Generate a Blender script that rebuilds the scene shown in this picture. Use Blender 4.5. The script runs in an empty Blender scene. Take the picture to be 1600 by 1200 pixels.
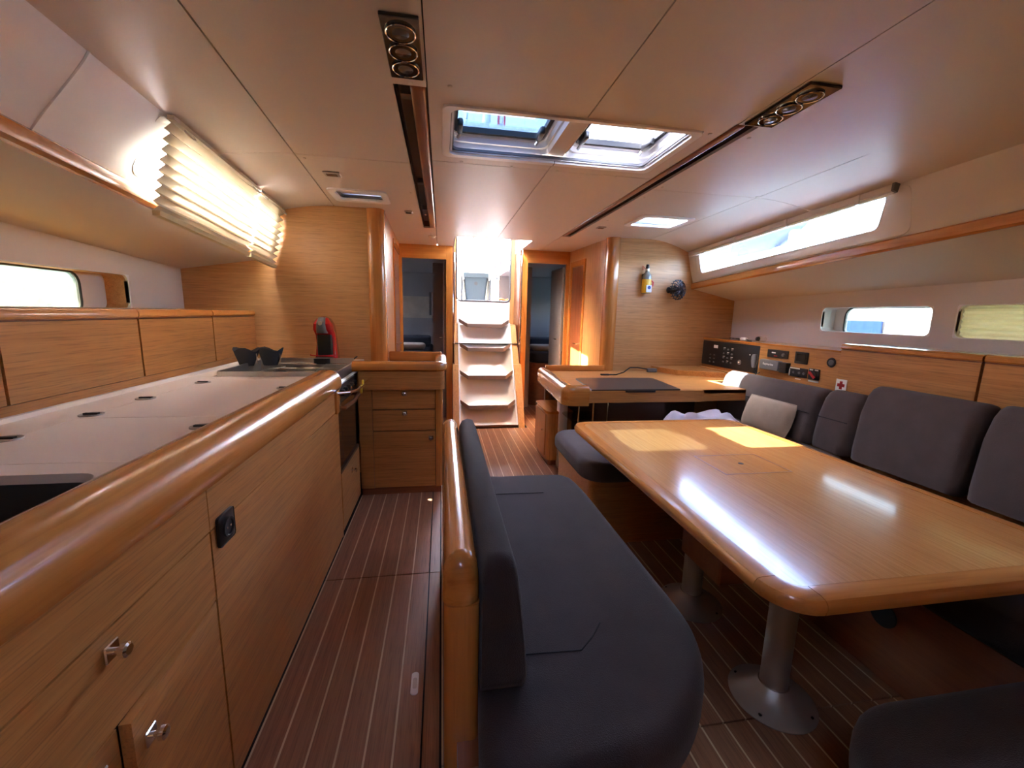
import bpy, bmesh, math, random
from mathutils import Matrix, Vector
random.seed(7)
SC = bpy.context.scene
COL = SC.collection
# ------------------------------------------------------------------ camera
F_PX, CAM_H = 650.0, 1.30
def camera():
    vx, vy, sl, f = 690., 488., .025, F_PX
    dy = Vector(((vx-800)/f, -(vy-600)/f, -1.)).normalized()
    h = Vector((1., -sl, 0.))
    dx = (h - dy*h.dot(dy)).normalized()
    dz = dx.cross(dy)
    cd = bpy.data.cameras.new('camera'); co = bpy.data.objects.new('camera', cd); COL.objects.link(co)
    cd.sensor_width = 36; cd.lens = F_PX/1600*36; cd.clip_start = .02; cd.clip_end = 500
    co.matrix_world = Matrix.Translation((0, 0, CAM_H)) @ Matrix((dx, dy, dz)).to_4x4()
    SC.camera = co
camera()
# ------------------------------------------------------------------ light
SUN_DIR = Vector((.82, -.06, -1.5)).normalized()
W = bpy.data.worlds.new('world'); SC.world = W; W.use_nodes = True
nt = W.node_tree; bg = nt.nodes['Background']
sky = nt.nodes.new('ShaderNodeTexSky'); sky.sky_type = 'NISHITA'; sky.sun_disc = False
sky.sun_elevation = math.asin(-SUN_DIR.z); sky.sun_rotation = math.atan2(-SUN_DIR.x, -SUN_DIR.y)
sky.air_density = 1.0; sky.dust_density = 3.0; sky.ozone_density = 1.0
wt = nt.nodes.new('ShaderNodeMix'); wt.data_type = 'RGBA'; wt.blend_type = 'MULTIPLY'; wt.inputs[0].default_value = 1
wt.inputs[7].default_value = (1.16, .955, .83, 1)          # warm white balance of the whole sky
nt.links.new(sky.outputs[0], wt.inputs[6]); nt.links.new(wt.outputs[2], bg.inputs[0]); bg.inputs[1].default_value = 1.5
sl = bpy.data.lights.new('sun', 'SUN'); sl.energy = 12.0; sl.angle = .009; sl.color = (1, .93, .82)
so = bpy.data.objects.new('sun', sl); COL.objects.link(so); so.location = (-8, 2, 14)
so.rotation_euler = SUN_DIR.to_track_quat('-Z', 'Y').to_euler()
SC.view_settings.view_transform = 'Standard'; SC.view_settings.look = 'None'
SC.view_settings.exposure = 4.42; SC.view_settings.gamma = 1; SC.view_settings.use_curve_mapping = False
SC.cycles.use_denoising = True
SC.cycles.max_bounces = 14; SC.cycles.diffuse_bounces = 8; SC.cycles.glossy_bounces = 4
SC.cycles.transparent_max_bounces = 16; SC.cycles.sample_clamp_indirect = 6; SC.cycles.caustics_reflective = False

# ------------------------------------------------------------------ materials
MATS = {}
def newmat(name):
    m = bpy.data.materials.new(name); m.use_nodes = True; MATS[name] = m
    return m, m.node_tree.nodes, m.node_tree.links, m.node_tree.nodes['Principled BSDF']
def plain(name, c, rough=.5, metal=0., bump=0., bscale=200., coat=0., spec=.5, var=.0):
    m, n, l, b = newmat(name)
    b.inputs['Base Color'].default_value = (*c, 1); b.inputs['Roughness'].default_value = rough
    b.inputs['Metallic'].default_value = metal; b.inputs['Coat Weight'].default_value = coat
    b.inputs['Specular IOR Level'].default_value = spec
    tc = n.new('ShaderNodeTexCoord')
    if var:
        nz = n.new('ShaderNodeTexNoise'); nz.inputs['Scale'].default_value = 3.5; nz.inputs['Detail'].default_value = 4
        l.new(tc.outputs['Object'], nz.inputs['Vector'])
        mx = n.new('ShaderNodeMix'); mx.data_type = 'RGBA'
        mx.inputs[6].default_value = (*[x*(1-var) for x in c], 1); mx.inputs[7].default_value = (*[min(1, x*(1+var)) for x in c], 1)
        l.new(nz.outputs['Fac'], mx.inputs[0]); l.new(mx.outputs[2], b.inputs['Base Color'])
    if bump:
        nb = n.new('ShaderNodeTexNoise'); nb.inputs['Scale'].default_value = bscale; nb.inputs['Detail'].default_value = 3
        l.new(tc.outputs['Object'], nb.inputs['Vector'])
        bp = n.new('ShaderNodeBump'); bp.inputs['Strength'].default_value = bump; bp.inputs['Distance'].default_value = .002
        l.new(nb.outputs['Fac'], bp.inputs['Height']); l.new(bp.outputs[0], b.inputs['Normal'])
    return m
def wood(name, c1, c2, axis, rough=.35, coat=0., across=55., along=1.2, dark=.55):
    m, n, l, b = newmat(name)
    tc = n.new('ShaderNodeTexCoord'); mp = n.new('ShaderNodeMapping')
    s = [across]*3; s[axis] = along; mp.inputs['Scale'].default_value = s
    l.new(tc.outputs['Object'], mp.inputs['Vector'])
    nz = n.new('ShaderNodeTexNoise'); nz.inputs['Scale'].default_value = 1.; nz.inputs['Detail'].default_value = 5; nz.inputs['Roughness'].default_value = .6
    l.new(mp.outputs[0], nz.inputs['Vector'])
    r = n.new('ShaderNodeValToRGB'); r.color_ramp.elements[0].position = .3; r.color_ramp.elements[1].position = .68
    r.color_ramp.elements[0].color = (*c2, 1); r.color_ramp.elements[1].color = (*c1, 1)
    l.new(nz.outputs['Fac'], r.inputs[0])
    mp2 = n.new('ShaderNodeMapping'); s2 = [across*4]*3; s2[axis] = along*6; mp2.inputs['Scale'].default_value = s2
    l.new(tc.outputs['Object'], mp2.inputs['Vector'])
    n2 = n.new('ShaderNodeTexNoise'); n2.inputs['Scale'].default_value = 1.; n2.inputs['Detail'].default_value = 2
    l.new(mp2.outputs[0], n2.inputs['Vector'])
    r2 = n.new('ShaderNodeValToRGB'); r2.color_ramp.elements[0].position = .32; r2.color_ramp.elements[1].position = .5
    r2.color_ramp.elements[0].color = (dark, dark, dark, 1); r2.color_ramp.elements[1].color = (1, 1, 1, 1)
    l.new(n2.outputs['Fac'], r2.inputs[0])
    mx = n.new('ShaderNodeMix'); mx.data_type = 'RGBA'; mx.blend_type = 'MULTIPLY'; mx.inputs[0].default_value = .6
    l.new(r.outputs[0], mx.inputs[6]); l.new(r2.outputs[0], mx.inputs[7])
    n3 = n.new('ShaderNodeTexNoise'); n3.inputs['Scale'].default_value = 2.; l.new(tc.outputs['Object'], n3.inputs['Vector'])
    hs = n.new('ShaderNodeHueSaturation'); mr = n.new('ShaderNodeMapRange'); mr.inputs[3].default_value = .88; mr.inputs[4].default_value = 1.12
    l.new(n3.outputs['Fac'], mr.inputs[0]); l.new(mr.outputs[0], hs.inputs['Value']); l.new(mx.outputs[2], hs.inputs['Color'])
    l.new(hs.outputs[0], b.inputs['Base Color'])
    b.inputs['Roughness'].default_value = rough; b.inputs['Coat Weight'].default_value = coat; b.inputs['Coat Roughness'].default_value = .08
    bp = n.new('ShaderNodeBump'); bp.inputs['Strength'].default_value = .06; bp.inputs['Distance'].default_value = .001
    l.new(n2.outputs['Fac'], bp.inputs['Height']); l.new(bp.outputs[0], b.inputs['Normal'])
    return m
def glass(name, tint, rough=.0, haze=0., haze_col=(.9, .93, .95), speckle=0.):
    m, n, l, b = newmat(name); n.remove(b)
    out = n['Material Output']
    tr = n.new('ShaderNodeBsdfTransparent'); tr.inputs[0].default_value = (*tint, 1)
    gl = n.new('ShaderNodeBsdfGlossy'); gl.inputs['Roughness'].default_value = .03
    fr = n.new('ShaderNodeFresnel'); ge = n.new('ShaderNodeNewGeometry'); io = n.new('ShaderNodeMapRange')   # thin sheet: same reflectance on both faces
    io.inputs[3].default_value = 1.45; io.inputs[4].default_value = 1/1.45; l.new(ge.outputs['Backfacing'], io.inputs[0]); l.new(io.outputs[0], fr.inputs[0])
    mx = n.new('ShaderNodeMixShader'); l.new(fr.outputs[0], mx.inputs[0]); l.new(tr.outputs[0], mx.inputs[1]); l.new(gl.outputs[0], mx.inputs[2])
    last = mx
    if haze:
        tl = n.new('ShaderNodeBsdfTranslucent'); tl.inputs[0].default_value = (*haze_col, 1)
        m2 = n.new('ShaderNodeMixShader'); m2.inputs[0].default_value = haze
        if speckle:
            tc = n.new('ShaderNodeTexCoord'); nz = n.new('ShaderNodeTexNoise'); nz.inputs['Scale'].default_value = 22; nz.inputs['Detail'].default_value = 6
            l.new(tc.outputs['Object'], nz.inputs['Vector'])
            mr = n.new('ShaderNodeMapRange'); mr.inputs[1].default_value = .42; mr.inputs[2].default_value = .7
            mr.inputs[3].default_value = haze*.3; mr.inputs[4].default_value = min(1, haze+speckle)
            l.new(nz.outputs['Fac'], mr.inputs[0]); l.new(mr.outputs[0], m2.inputs[0])
        l.new(mx.outputs[0], m2.inputs[1]); l.new(tl.outputs[0], m2.inputs[2]); last = m2
    l.new(last.outputs[0], out.inputs[0])
    return m
def sheer(name, c, trans):
    m, n, l, b = newmat(name); n.remove(b); out = n['Material Output']
    d = n.new('ShaderNodeBsdfDiffuse'); d.inputs[0].default_value = (*c, 1)
    t = n.new('ShaderNodeBsdfTranslucent'); t.inputs[0].default_value = (*c, 1)
    mx = n.new('ShaderNodeMixShader'); mx.inputs[0].default_value = trans
    tc = n.new('ShaderNodeTexCoord'); nz = n.new('ShaderNodeTexNoise'); nz.inputs['Scale'].default_value = 60; nz.inputs['Detail'].default_value = 5
    l.new(tc.outputs['Object'], nz.inputs['Vector'])
    mr = n.new('ShaderNodeMapRange'); mr.inputs[3].default_value = trans*.7; mr.inputs[4].default_value = trans*1.3
    l.new(nz.outputs['Fac'], mr.inputs[0]); l.new(mr.outputs[0], mx.inputs[0])
    l.new(d.outputs[0], mx.inputs[1]); l.new(t.outputs[0], mx.inputs[2]); l.new(mx.outputs[0], out.inputs[0])
    return m
def fabric(name, c):
    m, n, l, b = newmat(name)
    tc = n.new('ShaderNodeTexCoord'); nz = n.new('ShaderNodeTexNoise'); nz.inputs['Scale'].default_value = 9; nz.inputs['Detail'].default_value = 8
    l.new(tc.outputs['Object'], nz.inputs['Vector'])
    mx = n.new('ShaderNodeMix'); mx.data_type = 'RGBA'
    mx.inputs[6].default_value = (*[x*.75 for x in c], 1); mx.inputs[7].default_value = (*[x*1.3 for x in c], 1)
    l.new(nz.outputs['Fac'], mx.inputs[0]); l.new(mx.outputs[2], b.inputs['Base Color'])
    ck = n.new('ShaderNodeTexVoronoi'); ck.inputs['Scale'].default_value = 420; l.new(tc.outputs['Object'], ck.inputs['Vector'])
    bp = n.new('ShaderNodeBump'); bp.inputs['Strength'].default_value = .5; bp.inputs['Distance'].default_value = .0015
    l.new(ck.outputs['Distance'], bp.inputs['Height']); l.new(bp.outputs[0], b.inputs['Normal'])
    b.inputs['Roughness'].default_value = .95; b.inputs['Sheen Weight'].default_value = .12; b.inputs['Sheen Roughness'].default_value = .5
    b.inputs['Specular IOR Level'].default_value = .2
    return m
V1, V2 = (.58, .265, .080), (.45, .190, .050)
for ax, nm in enumerate('xyz'):
    wood('veneer_'+nm, V1, V2, ax, .38, .12)
    wood('solid_'+nm, (.60, .245, .055), (.46, .165, .032), ax, .27, .5, across=26, along=.9, dark=.8)
    wood('pale_'+nm, (.62, .335, .130), (.50, .245, .082), ax, .42, .05)
    wood('redwood_'+nm, (.30, .10, .04), (.20, .06, .022), ax, .28, .4, across=30, dark=.8)
wood('table_top', (.60, .285, .088), (.50, .215, .056), 1, .2, .55, across=110, along=2.2, dark=.75)
wood('teak_plank', (.35, .165, .088), (.24, .108, .055), 1, .34, .15, across=60, along=1.5)
plain('holly', (.62, .47, .30), .4)
plain('joint', (.012, .008, .006), .8)
plain('vinyl', (.66, .585, .52), .45, bump=.12, bscale=500)
plain('headliner', (.64, .57, .49), .6, bump=.1, bscale=300)
plain('hull_liner', (.68, .63, .60), .6)
plain('gelcoat', (.82, .82, .83), .28, coat=.3)
plain('cream_gelcoat', (.66, .60, .52), .3, coat=.3)
plain('worktop', (.80, .715, .62), .33, coat=.1, var=.03)
plain('white_plastic', (.85, .84, .86), .35)
plain('grey_plastic', (.13, .13, .135), .4)
plain('black_plastic', (.012, .012, .013), .32)
plain('matt_black', (.018, .017, .017), .7)
plain('dark_basin', (.05, .045, .042), .3)
plain('chrome', (.85, .84, .82), .12, 1.)
plain('steel', (.55, .53, .50), .32, 1.)
plain('brushed', (.42, .38, .34), .38, 1.)
plain('alloy', (.50, .47, .43), .42, .75)
plain('brass', (.75, .55, .25), .25, 1.)
plain('red_gloss', (.55, .008, .012), .18, coat=.6)
plain('red', (.55, .02, .03), .4)
plain('dark_glass', (.012, .010, .009), .06, coat=.5)
plain('lens_glass', (.16, .14, .13), .15, .6)
plain('leather', (.035, .024, .020), .38, bump=.2, bscale=400)
plain('brown_panel', (.10, .05, .026), .5)
plain('mitt', (.055, .055, .055), .8, bump=.3, bscale=300)
plain('rubber', (.01, .01, .01), .6)
plain('label_white', (.8, .8, .78), .5)
plain('label_yellow', (.75, .45, .02), .4)
plain('label_blue', (.02, .05, .22), .4)
plain('clear_bottle', (.25, .27, .25), .15)
plain('step_edge', (.22, .15, .12), .45)
plain('cabin_grey', (.25, .215, .20), .7)
plain('navy', (.018, .02, .028), .8)
plain('boat_white', (.8, .8, .78), .35)
plain('boat_blue', (.02, .06, .35), .5)
plain('sail_blue', (.02, .035, .12), .8)
plain('sea', (.10, .17, .18), .12)
plain('dock', (.35, .33, .30), .8)
plain('pale_blue', (.12, .17, .20), .4)
plain('canvas', (.16, .16, .17), .85)
plain('deck', (.42, .42, .42), .5)
plain('dull_metal', (.16, .17, .18), .5)
plain('aluminium', (.6, .6, .6), .35, .6)
plain('rope_red', (.6, .05, .08), .7)
plain('rope_orange', (.7, .25, .08), .8)
plain('sail_white', (.8, .8, .8), .8)
plain('yellow', (.8, .55, .05), .5)
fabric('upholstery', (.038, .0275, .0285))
fabric('upholstery_lit', (.092, .070, .067))  # lighter copy of upholstery: light on the cushions put into the colour
plain('seam', (.012, .010, .012), .9)
fabric('linen', (.42, .33, .25))
fabric('towel_cloth', (.62, .58, .66))
sheer('blind_fabric', (.80, .75, .64), .20)
sheer('blind_cream', (.70, .63, .44), .22)
glass('smoked', (.115, .15, .19))
glass('tinted', (.48, .56, .64))
glass('tinted_dirty', (.34, .37, .42), haze=.05, speckle=.12)
glass('clear', (.60, .65, .70), haze=.04, speckle=.22)
glass('coach_glass', (.42, .47, .54))
glass('hull_glass', (.26, .28, .27))
glass('hull_glass_hazy', (.19, .21, .18), haze=.012, haze_col=(.85, .9, .78), speckle=.01)
glass('acrylic', (.86, .86, .80))

# ------------------------------------------------------------------ mesh tools
class MB:
    def __init__(s): s.v = []; s.f = []
    def add(s, vs, fs):
        o = len(s.v); s.v += [tuple(p) for p in vs]; s.f += [tuple(i+o for i in f) for f in fs]; return s
    def box(s, x0, x1, y0, y1, z0, z1):
        return s.add([(x, y, z) for z in (z0, z1) for y in (y0, y1) for x in (x0, x1)],
                     [(0, 2, 3, 1), (4, 5, 7, 6), (0, 1, 5, 4), (2, 6, 7, 3), (0, 4, 6, 2), (1, 3, 7, 5)])
    def loft(s, secs, cap=True, closed=True, loop=False):
        n = len(secs[0]); vs = [p for sec in secs for p in sec]; fs = []
        m = len(secs)
        for a in range(m if loop else m-1):
            b = (a+1) % m
            for i in range(n if closed else n-1):
                j = (i+1) % n
                fs.append((a*n+i, a*n+j, b*n+j, b*n+i))
        if cap and not loop:
            fs.append(tuple(range(n))[::-1]); fs.append(tuple(range((m-1)*n, m*n)))
        return s.add(vs, fs)
    def slab(s, outline, z0, z1): return s.loft([[(x, y, z0) for x, y in outline], [(x, y, z1) for x, y in outline]])
    def prism_y(s, prof, y0, y1): return s.loft([[(x, y0, z) for x, z in prof], [(x, y1, z) for x, z in prof]])
    def prism_x(s, prof, x0, x1): return s.loft([[(x0, y, z) for y, z in prof], [(x1, y, z) for y, z in prof]])
    def ring(s, outer, inner, z0, z1):
        return s.loft([[(x, y, z0) for x, y in outer], [(x, y, z1) for x, y in outer],
                       [(x, y, z1) for x, y in inner], [(x, y, z0) for x, y in inner]], cap=False, loop=True)
    def tube(s, path, r, n=8):
        P = [Vector(p) for p in path]; secs = []; up = None
        for i, p in enumerate(P):
            t = ((P[min(i+1, len(P)-1)] - P[max(i-1, 0)])).normalized()
            if up is None:
                up = t.orthogonal().normalized()
            up = (up - t*up.dot(t)).normalized()
            w = t.cross(up)
            rr = r[i] if isinstance(r, (list, tuple)) else r
            secs.append([tuple(p + (up*math.cos(a) + w*math.sin(a))*rr) for a in [2*math.pi*k/n for k in range(n)]])
        return s.loft(secs)
    def lathe(s, prof, c, n=24, axis='z'):
        secs = []
        for r, h in prof:
            ring = []
            for k in range(n):
                a = 2*math.pi*k/n; u, v = r*math.cos(a), r*math.sin(a)
                ring.append((c[0]+u, c[1]+v, c[2]+h) if axis == 'z' else (c[0]+h, c[1]+u, c[2]+v) if axis == 'x' else (c[0]+u, c[1]+h, c[2]+v))
            secs.append(ring)
        return s.loft(secs)
    def rbox(s, x0, x1, y0, y1, z0, z1, r, seg=3):
        bm = bmesh.new(); bmesh.ops.create_cube(bm, size=1)
        for v in bm.verts:
            v.co = Vector(((x0+x1)/2 + v.co.x*(x1-x0), (y0+y1)/2 + v.co.y*(y1-y0), (z0+z1)/2 + v.co.z*(z1-z0)))
        bmesh.ops.bevel(bm, geom=bm.edges[:], offset=r, segments=seg, profile=.5, affect='EDGES')
        bm.verts.index_update()
        s.add([tuple(v.co) for v in bm.verts], [tuple(v.index for v in f.verts) for f in bm.faces]); bm.free(); return s
    def soft(s, outline, z0, z1, r, seg=4, crown=0.):
        """cushion: rounded vertical edges; outline is a smooth closed xy loop"""
        secs = []
        for k in range(seg+1):
            a = math.pi/2*k/seg; d = r*(1-math.sin(a)); secs.append([(x, y, z0+r*(1-math.cos(a))) for x, y in inset(outline, d)])
        for k in range(seg+1):
            a = math.pi/2*(1-k/seg); d = r*(1-math.sin(a)); secs.append([(x, y, z1-r*(1-math.cos(a))) for x, y in inset(outline, d)])
        return s.loft(secs)
    def xf(s, M):
        s.v = [tuple(M @ Vector(p)) for p in s.v]; return s
def inset(o, d):
    if abs(d) < 1e-9: return list(o)
    n = len(o); res = []
    area = sum(o[i][0]*o[(i+1) % n][1]-o[(i+1) % n][0]*o[i][1] for i in range(n)); sg = 1 if area > 0 else -1
    for i in range(n):
        p, c, q = Vector(o[i-1]), Vector(o[i]), Vector(o[(i+1) % n])
        e1, e2 = (c-p).normalized(), (q-c).normalized()
        n1, n2 = Vector((-e1.y, e1.x))*sg, Vector((-e2.y, e2.x))*sg
        b = n1+n2; b = b.normalized() if b.length > 1e-6 else n1
        k = d/max(.35, b.dot(n1)); res.append((c.x+b.x*k, c.y+b.y*k))
    return res
def rrect(x0, x1, y0, y1, r, n=5):
    o = []
    rs = r if isinstance(r, (list, tuple)) else [r]*4       # order: (x1,y1) (x0,y1) (x0,y0) (x1,y0)
    for (cx, cy, sx, sy, a0), rr in zip(((x1, y1, -1, -1, 0), (x0, y1, 1, -1, 90), (x0, y0, 1, 1, 180), (x1, y0, -1, 1, 270)), rs):
        for k in range(n+1):
            a = math.radians(a0+90*k/n); o.append((cx+sx*rr+rr*math.cos(a), cy+sy*rr+rr*math.sin(a)))
    return o
def cells(x0, x1, y0, y1, holes):
    xs = sorted({x0, x1} | {min(max(v, x0), x1) for h in holes for v in h[:2]}); ys = sorted({y0, y1} | {min(max(v, y0), y1) for h in holes for v in h[2:]})
    for a, b in zip(xs, xs[1:]):
        for c, d in zip(ys, ys[1:]):
            mx, my = (a+b)/2, (c+d)/2
            if not any(h[0] < mx < h[1] and h[2] < my < h[3] for h in holes): yield a, b, c, d
LOC = {}
def _obj(name, mb, mat, smooth=True, off=(0, 0, 0), ang=35):
    me = bpy.data.meshes.new(name)
    me.from_pydata([(p[0]-off[0], p[1]-off[1], p[2]-off[2]) for p in mb.v], [], mb.f)
    bm = bmesh.new(); bm.from_mesh(me); bmesh.ops.recalc_face_normals(bm, faces=bm.faces); bm.to_mesh(me); bm.free()
    if smooth:
        me.polygons.foreach_set('use_smooth', [True]*len(me.polygons)); me.set_sharp_from_angle(angle=math.radians(ang))
    me.materials.append(MATS[mat])
    o = bpy.data.objects.new(name, me); COL.objects.link(o); return o
def tag(o, label, cat, group=None):
    o['label'] = label; o['category'] = cat
    if group: o['group'] = group
    return o
def thing(name, label, cat, loc, group=None):
    o = bpy.data.objects.new(name, None); COL.objects.link(o); o.location = loc; o.empty_display_size = .05
    LOC[o.name] = loc; return tag(o, label, cat, group)
def part(name, mb, mat, parent, label=None, smooth=True, ang=35):
    off = LOC[parent.name]; o = _obj(name, mb, mat, smooth, off, ang); o.parent = parent; LOC[o.name] = off
    if label: o['label'] = label
    return o
def solo(name, mb, mat, label, cat, loc, group=None, ang=35):
    o = _obj(name, mb, mat, True, loc, ang); o.location = loc; LOC[o.name] = loc; return tag(o, label, cat, group)
def struct(name, mb, mat, label=None, loc=(0, 0, 0)):
    o = _obj(name, mb, mat, True, loc); o.location = loc; LOC[o.name] = loc; o['kind'] = 'structure'
    if label: o['label'] = label
    return o
def sroot(name, label, loc=(0, 0, 0)):
    o = bpy.data.objects.new(name, None); COL.objects.link(o); o.location = loc; LOC[o.name] = loc
    o['kind'] = 'structure'; o['label'] = label; return o
def text(parent, name, s, size, loc, rot, mat, depth=.0004):
    cu = bpy.data.curves.new(name, 'FONT'); cu.body = s; cu.size = size; cu.extrude = depth; cu.align_x = 'CENTER'; cu.align_y = 'CENTER'
    t = bpy.data.objects.new(name, cu); COL.objects.link(t)
    bpy.context.view_layer.update()
    me = bpy.data.meshes.new_from_object(t.evaluated_get(bpy.context.evaluated_depsgraph_get()))
    bpy.data.objects.remove(t); o = bpy.data.objects.new(name, me); COL.objects.link(o)
    me.materials.clear(); me.materials.append(MATS[mat]); o.parent = parent; L = LOC[parent.name]
    o.location = (loc[0]-L[0], loc[1]-L[1], loc[2]-L[2]); o.rotation_euler = rot; LOC[o.name] = L; return o

# ------------------------------------------------------------------ shape of the cabin
YN = -1.1                                  # forward end of the cabin, behind the camera
YL, YR, YD = 3.40, 3.95, 5.0               # galley bulkhead, chart-table bulkhead, aft door plane
ZC = 2.05
def seamL(y): return -.771+.063*(3.33-y)
def seamR(y): return 1.87+.05*(y-1.2)
def cL(y): return (-1.135+.063*(YL-y), min(2.04, 2.0+.015*(YL-y)))
def cR(y): return (2.424-.05*(YR-y), min(2.03, 1.944+.032*(YR-y)))
def lL(y): return (-1.28+.063*(YL-y), 1.65+.042*(YL-y))
def lR(y): return (2.50-.05*(YR-y), 1.595+.05*(YR-y))
def hL(y): return (-1.83+.03*(YL-y), 1.56+.05*(YL-y))
def hR(y): return (2.99-.02*(YR-y), 1.49+.025*(YR-y))
TRIM = .055

# floor ------------------------------------------------------------
fl = struct('floor', MB().box(-2.0, 3.1, YN-.05, 7.2, -.06, -.012), 'joint', 'striped teak and holly cabin sole')
P = .0825
def planks(x0, n, y0, y1, first=True):
    for k in range(n):
        xa = x0+k*P
        part('plank', MB().box(xa+.0032, xa+P-.0032, y0+.001, y1-.001, -.012, 0), 'teak_plank', fl, smooth=False)
        part('inlay_strip', MB().box(xa-.0028, xa+.0028, y0+.001, y1-.001, -.012, .0002), 'holly', fl, smooth=False)
planks(-.56, 6, YN, 1.953); planks(-.56, 6, 1.957, 2.93)
part('plank', MB().box(-.062, -.012, YN, 1.953, -.012, 0), 'teak_plank', fl, smooth=False)
part('plank', MB().box(-.062, -.012, 1.957, 4.58, -.012, 0), 'teak_plank', fl, smooth=False)
planks(-.002, 20, YN, 1.02); planks(-.002, 20, 1.024, 2.15)
planks(-.002, 12, 2.154, 4.60); planks(.988, 6, 2.154, 5.2)
planks(.988, 8, 5.204, 6.9); planks(-.56, 8, 4.62, 6.9)

# ceiling ----------------------------------------------------------
SKY = (.01, 1.055, 1.685, 2.185)
HL = (-.70, -.36, 2.92, 3.20); HR = (1.49, 1.90, 3.05, 3.40); HF = (-.34, .06, -.60, -.24)  # HF: unseen hatch added to let daylight onto the foreground
CW = (.14, .925, 4.385, 6.0)
CHL = (-.152, -.046, 1.585, 4.015); CHR = (1.142, 1.236, 1.60, 4.07)
def warp(x, y):
    if x < -.36: return -.36+(x+.36)/(-.74+.36)*(seamL(y)+.36)
    if x > 1.90: return 1.90+(x-1.90)/(1.98-1.90)*(seamR(y)-1.90)
    return x
dk = MB()
for a, b, c, d in cells(-1.2, 2.5, YN-.06, 5.35, [SKY, HL, HR, HF, CW]): dk.box(a, b, c, d, 2.125, 2.20)
ceil = struct('ceiling', dk, 'headliner', 'padded off-white ceiling of screwed panels')
G = .0022
YX = 2.285
def cpanel(x0, x1, y0, y1):
    m = MB(); hs = [SKY, HL, HR, HF, CW, CHL, CHR]
    for a, b, c, d in cells(x0, x1, y0, y1, hs):
        a2 = a+(G if a == x0 else 0); b2 = b-(G if b == x1 else 0); c2 = c+(G if c == y0 else 0); d2 = d-(G if d == y1 else 0)
        st = max(1, int((d2-c2)/.6)) if (a < -.36 or b > 1.9) else 1
        for i in range(st):
            e, f_ = c2+(d2-c2)*i/st, c2+(d2-c2)*(i+1)/st
            vs = [(warp(x, y), y, z) for z in (ZC, ZC+.014) for y in (e, f_) for x in (a2, b2)]
            m.add(vs, [(0, 2, 3, 1), (4, 5, 7, 6), (0, 1, 5, 4), (2, 6, 7, 3), (0, 4, 6, 2), (1, 3, 7, 5)])
    return part('panel', m, 'vinyl', ceil, smooth=False)
for x0, x1, ys in ((-.74, -.046, (YN, 2.35, 5.02)), (-.046, .555, (YN, YX, 5.02)), (.555, 1.142, (YN, YX, 5.02)), (1.142, 1.98, (YN, 2.46, 5.02))):
    for y0, y1 in zip(ys, ys[1:]): cpanel(x0, x1, y0, y1)
part('joint_backing', (lambda m: [m.box(a, b, c, d, ZC+.016, ZC+.02) for a, b, c, d in cells(-.82, 2.06, YN, 5.02, [SKY, HL, HR, HF, CW, CHL, CHR])] and m)(MB()), 'joint', ceil, smooth=False)
def side_panel(seam, crease, sgn, y0, y1):
    secs_b, secs_t = [], []; n = 8
    N = max(2, int((y1-y0)/.25)); secs = []
    for i in range(N+1):
        y = y0+(y1-y0)*i/N; sx = seam(y)+sgn*.0045; cx, cz = crease(y); lo = []
        for k in range(n+1):
            t = k/n; lo.append((sx+(cx-sx)*t, y, ZC+(cz-ZC)*t**1.8))
        up = [(x, yy, z+.016) for x, yy, z in lo[::-1]]
        secs.append(lo+up)
    return part('panel', MB().loft(secs), 'vinyl', ceil)
side_panel(seamL, cL, -1, YN, 2.348); side_panel(seamL, cL, -1, 2.352, YL)
side_panel(seamR, cR, 1, YN, 2.458); side_panel(seamR, cR, 1, 2.462, YR)
# channel recess boxes with timber handrail
def channel(h, inner_left, nm):
    x0, x1, y0, y1 = h
    t = thing('ceiling_handrail', nm, 'handrail', (x0, y0, ZC+.06))
    m = MB(); m.box(x0-.004, x1+.004, y0-.004, y1+.004, ZC+.058, ZC+.066); m.box(x0-.006, x0, y0, y1, ZC+.0, ZC+.06); m.box(x1, x1+.004, y0, y1, ZC+.015, ZC+.06)
    m.box(x0, x1, y0-.004, y0, ZC+.014, ZC+.06); m.box(x0, x1, y1, y1+.004, ZC+.014, ZC+.06)
    part('channel', m, 'brown_panel', t, smooth=False)
    w = x1-x0
    a, b = (x0+w*.45, x1-.004) if not inner_left else (x0+.003, x0+w*.48)
    part('rail', MB().rbox(a, b, y0+.01, y1-.01, ZC-.003, ZC+.05, .012), 'redwood_y', t)
    for q in (.06, .5, .78): 
        yy = y0+(y1-y0)*q
        part('bracket', MB().box(x0+.01, x1-.01, yy-.02, yy+.02, ZC+.03, ZC+.06), 'grey_plastic', t)
    if inner_left: part('light_strip', MB().box(b+.002, b+.010, y0+.01, y1-.01, ZC+.02, ZC+.03), 'chrome', t)
channel(CHL, False, 'recessed red timber ceiling handrail left of the skylight')
channel(CHR, True, 'recessed red timber ceiling handrail right of the skylight')
# screw caps
cp = [(.03, 1.56), (.03, 1.73), (.10, 2.26), (.36, 2.27), (.60, 2.28), (.93, 2.29), (.53, 1.72), (.60, 1.71), (-.10, 1.565), (-.19, 2.9), (-.12, 3.5), (1.09, 1.70), (1.27, 1.70), (1.27, 2.40), (1.27, 2.62), (1.30, 3.3), (-.10, 4.3), (-.68, 2.4), (-.66, 3.25), (1.92, 2.44)]
for x, y in cp: part('screw_cap', MB().lathe([(.0, ZC-.004), (.006, ZC-.004), (.009, ZC-.001), (.009, ZC+.002)], (x, y, 0), 10), 'cream_gelcoat', ceil)

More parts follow.
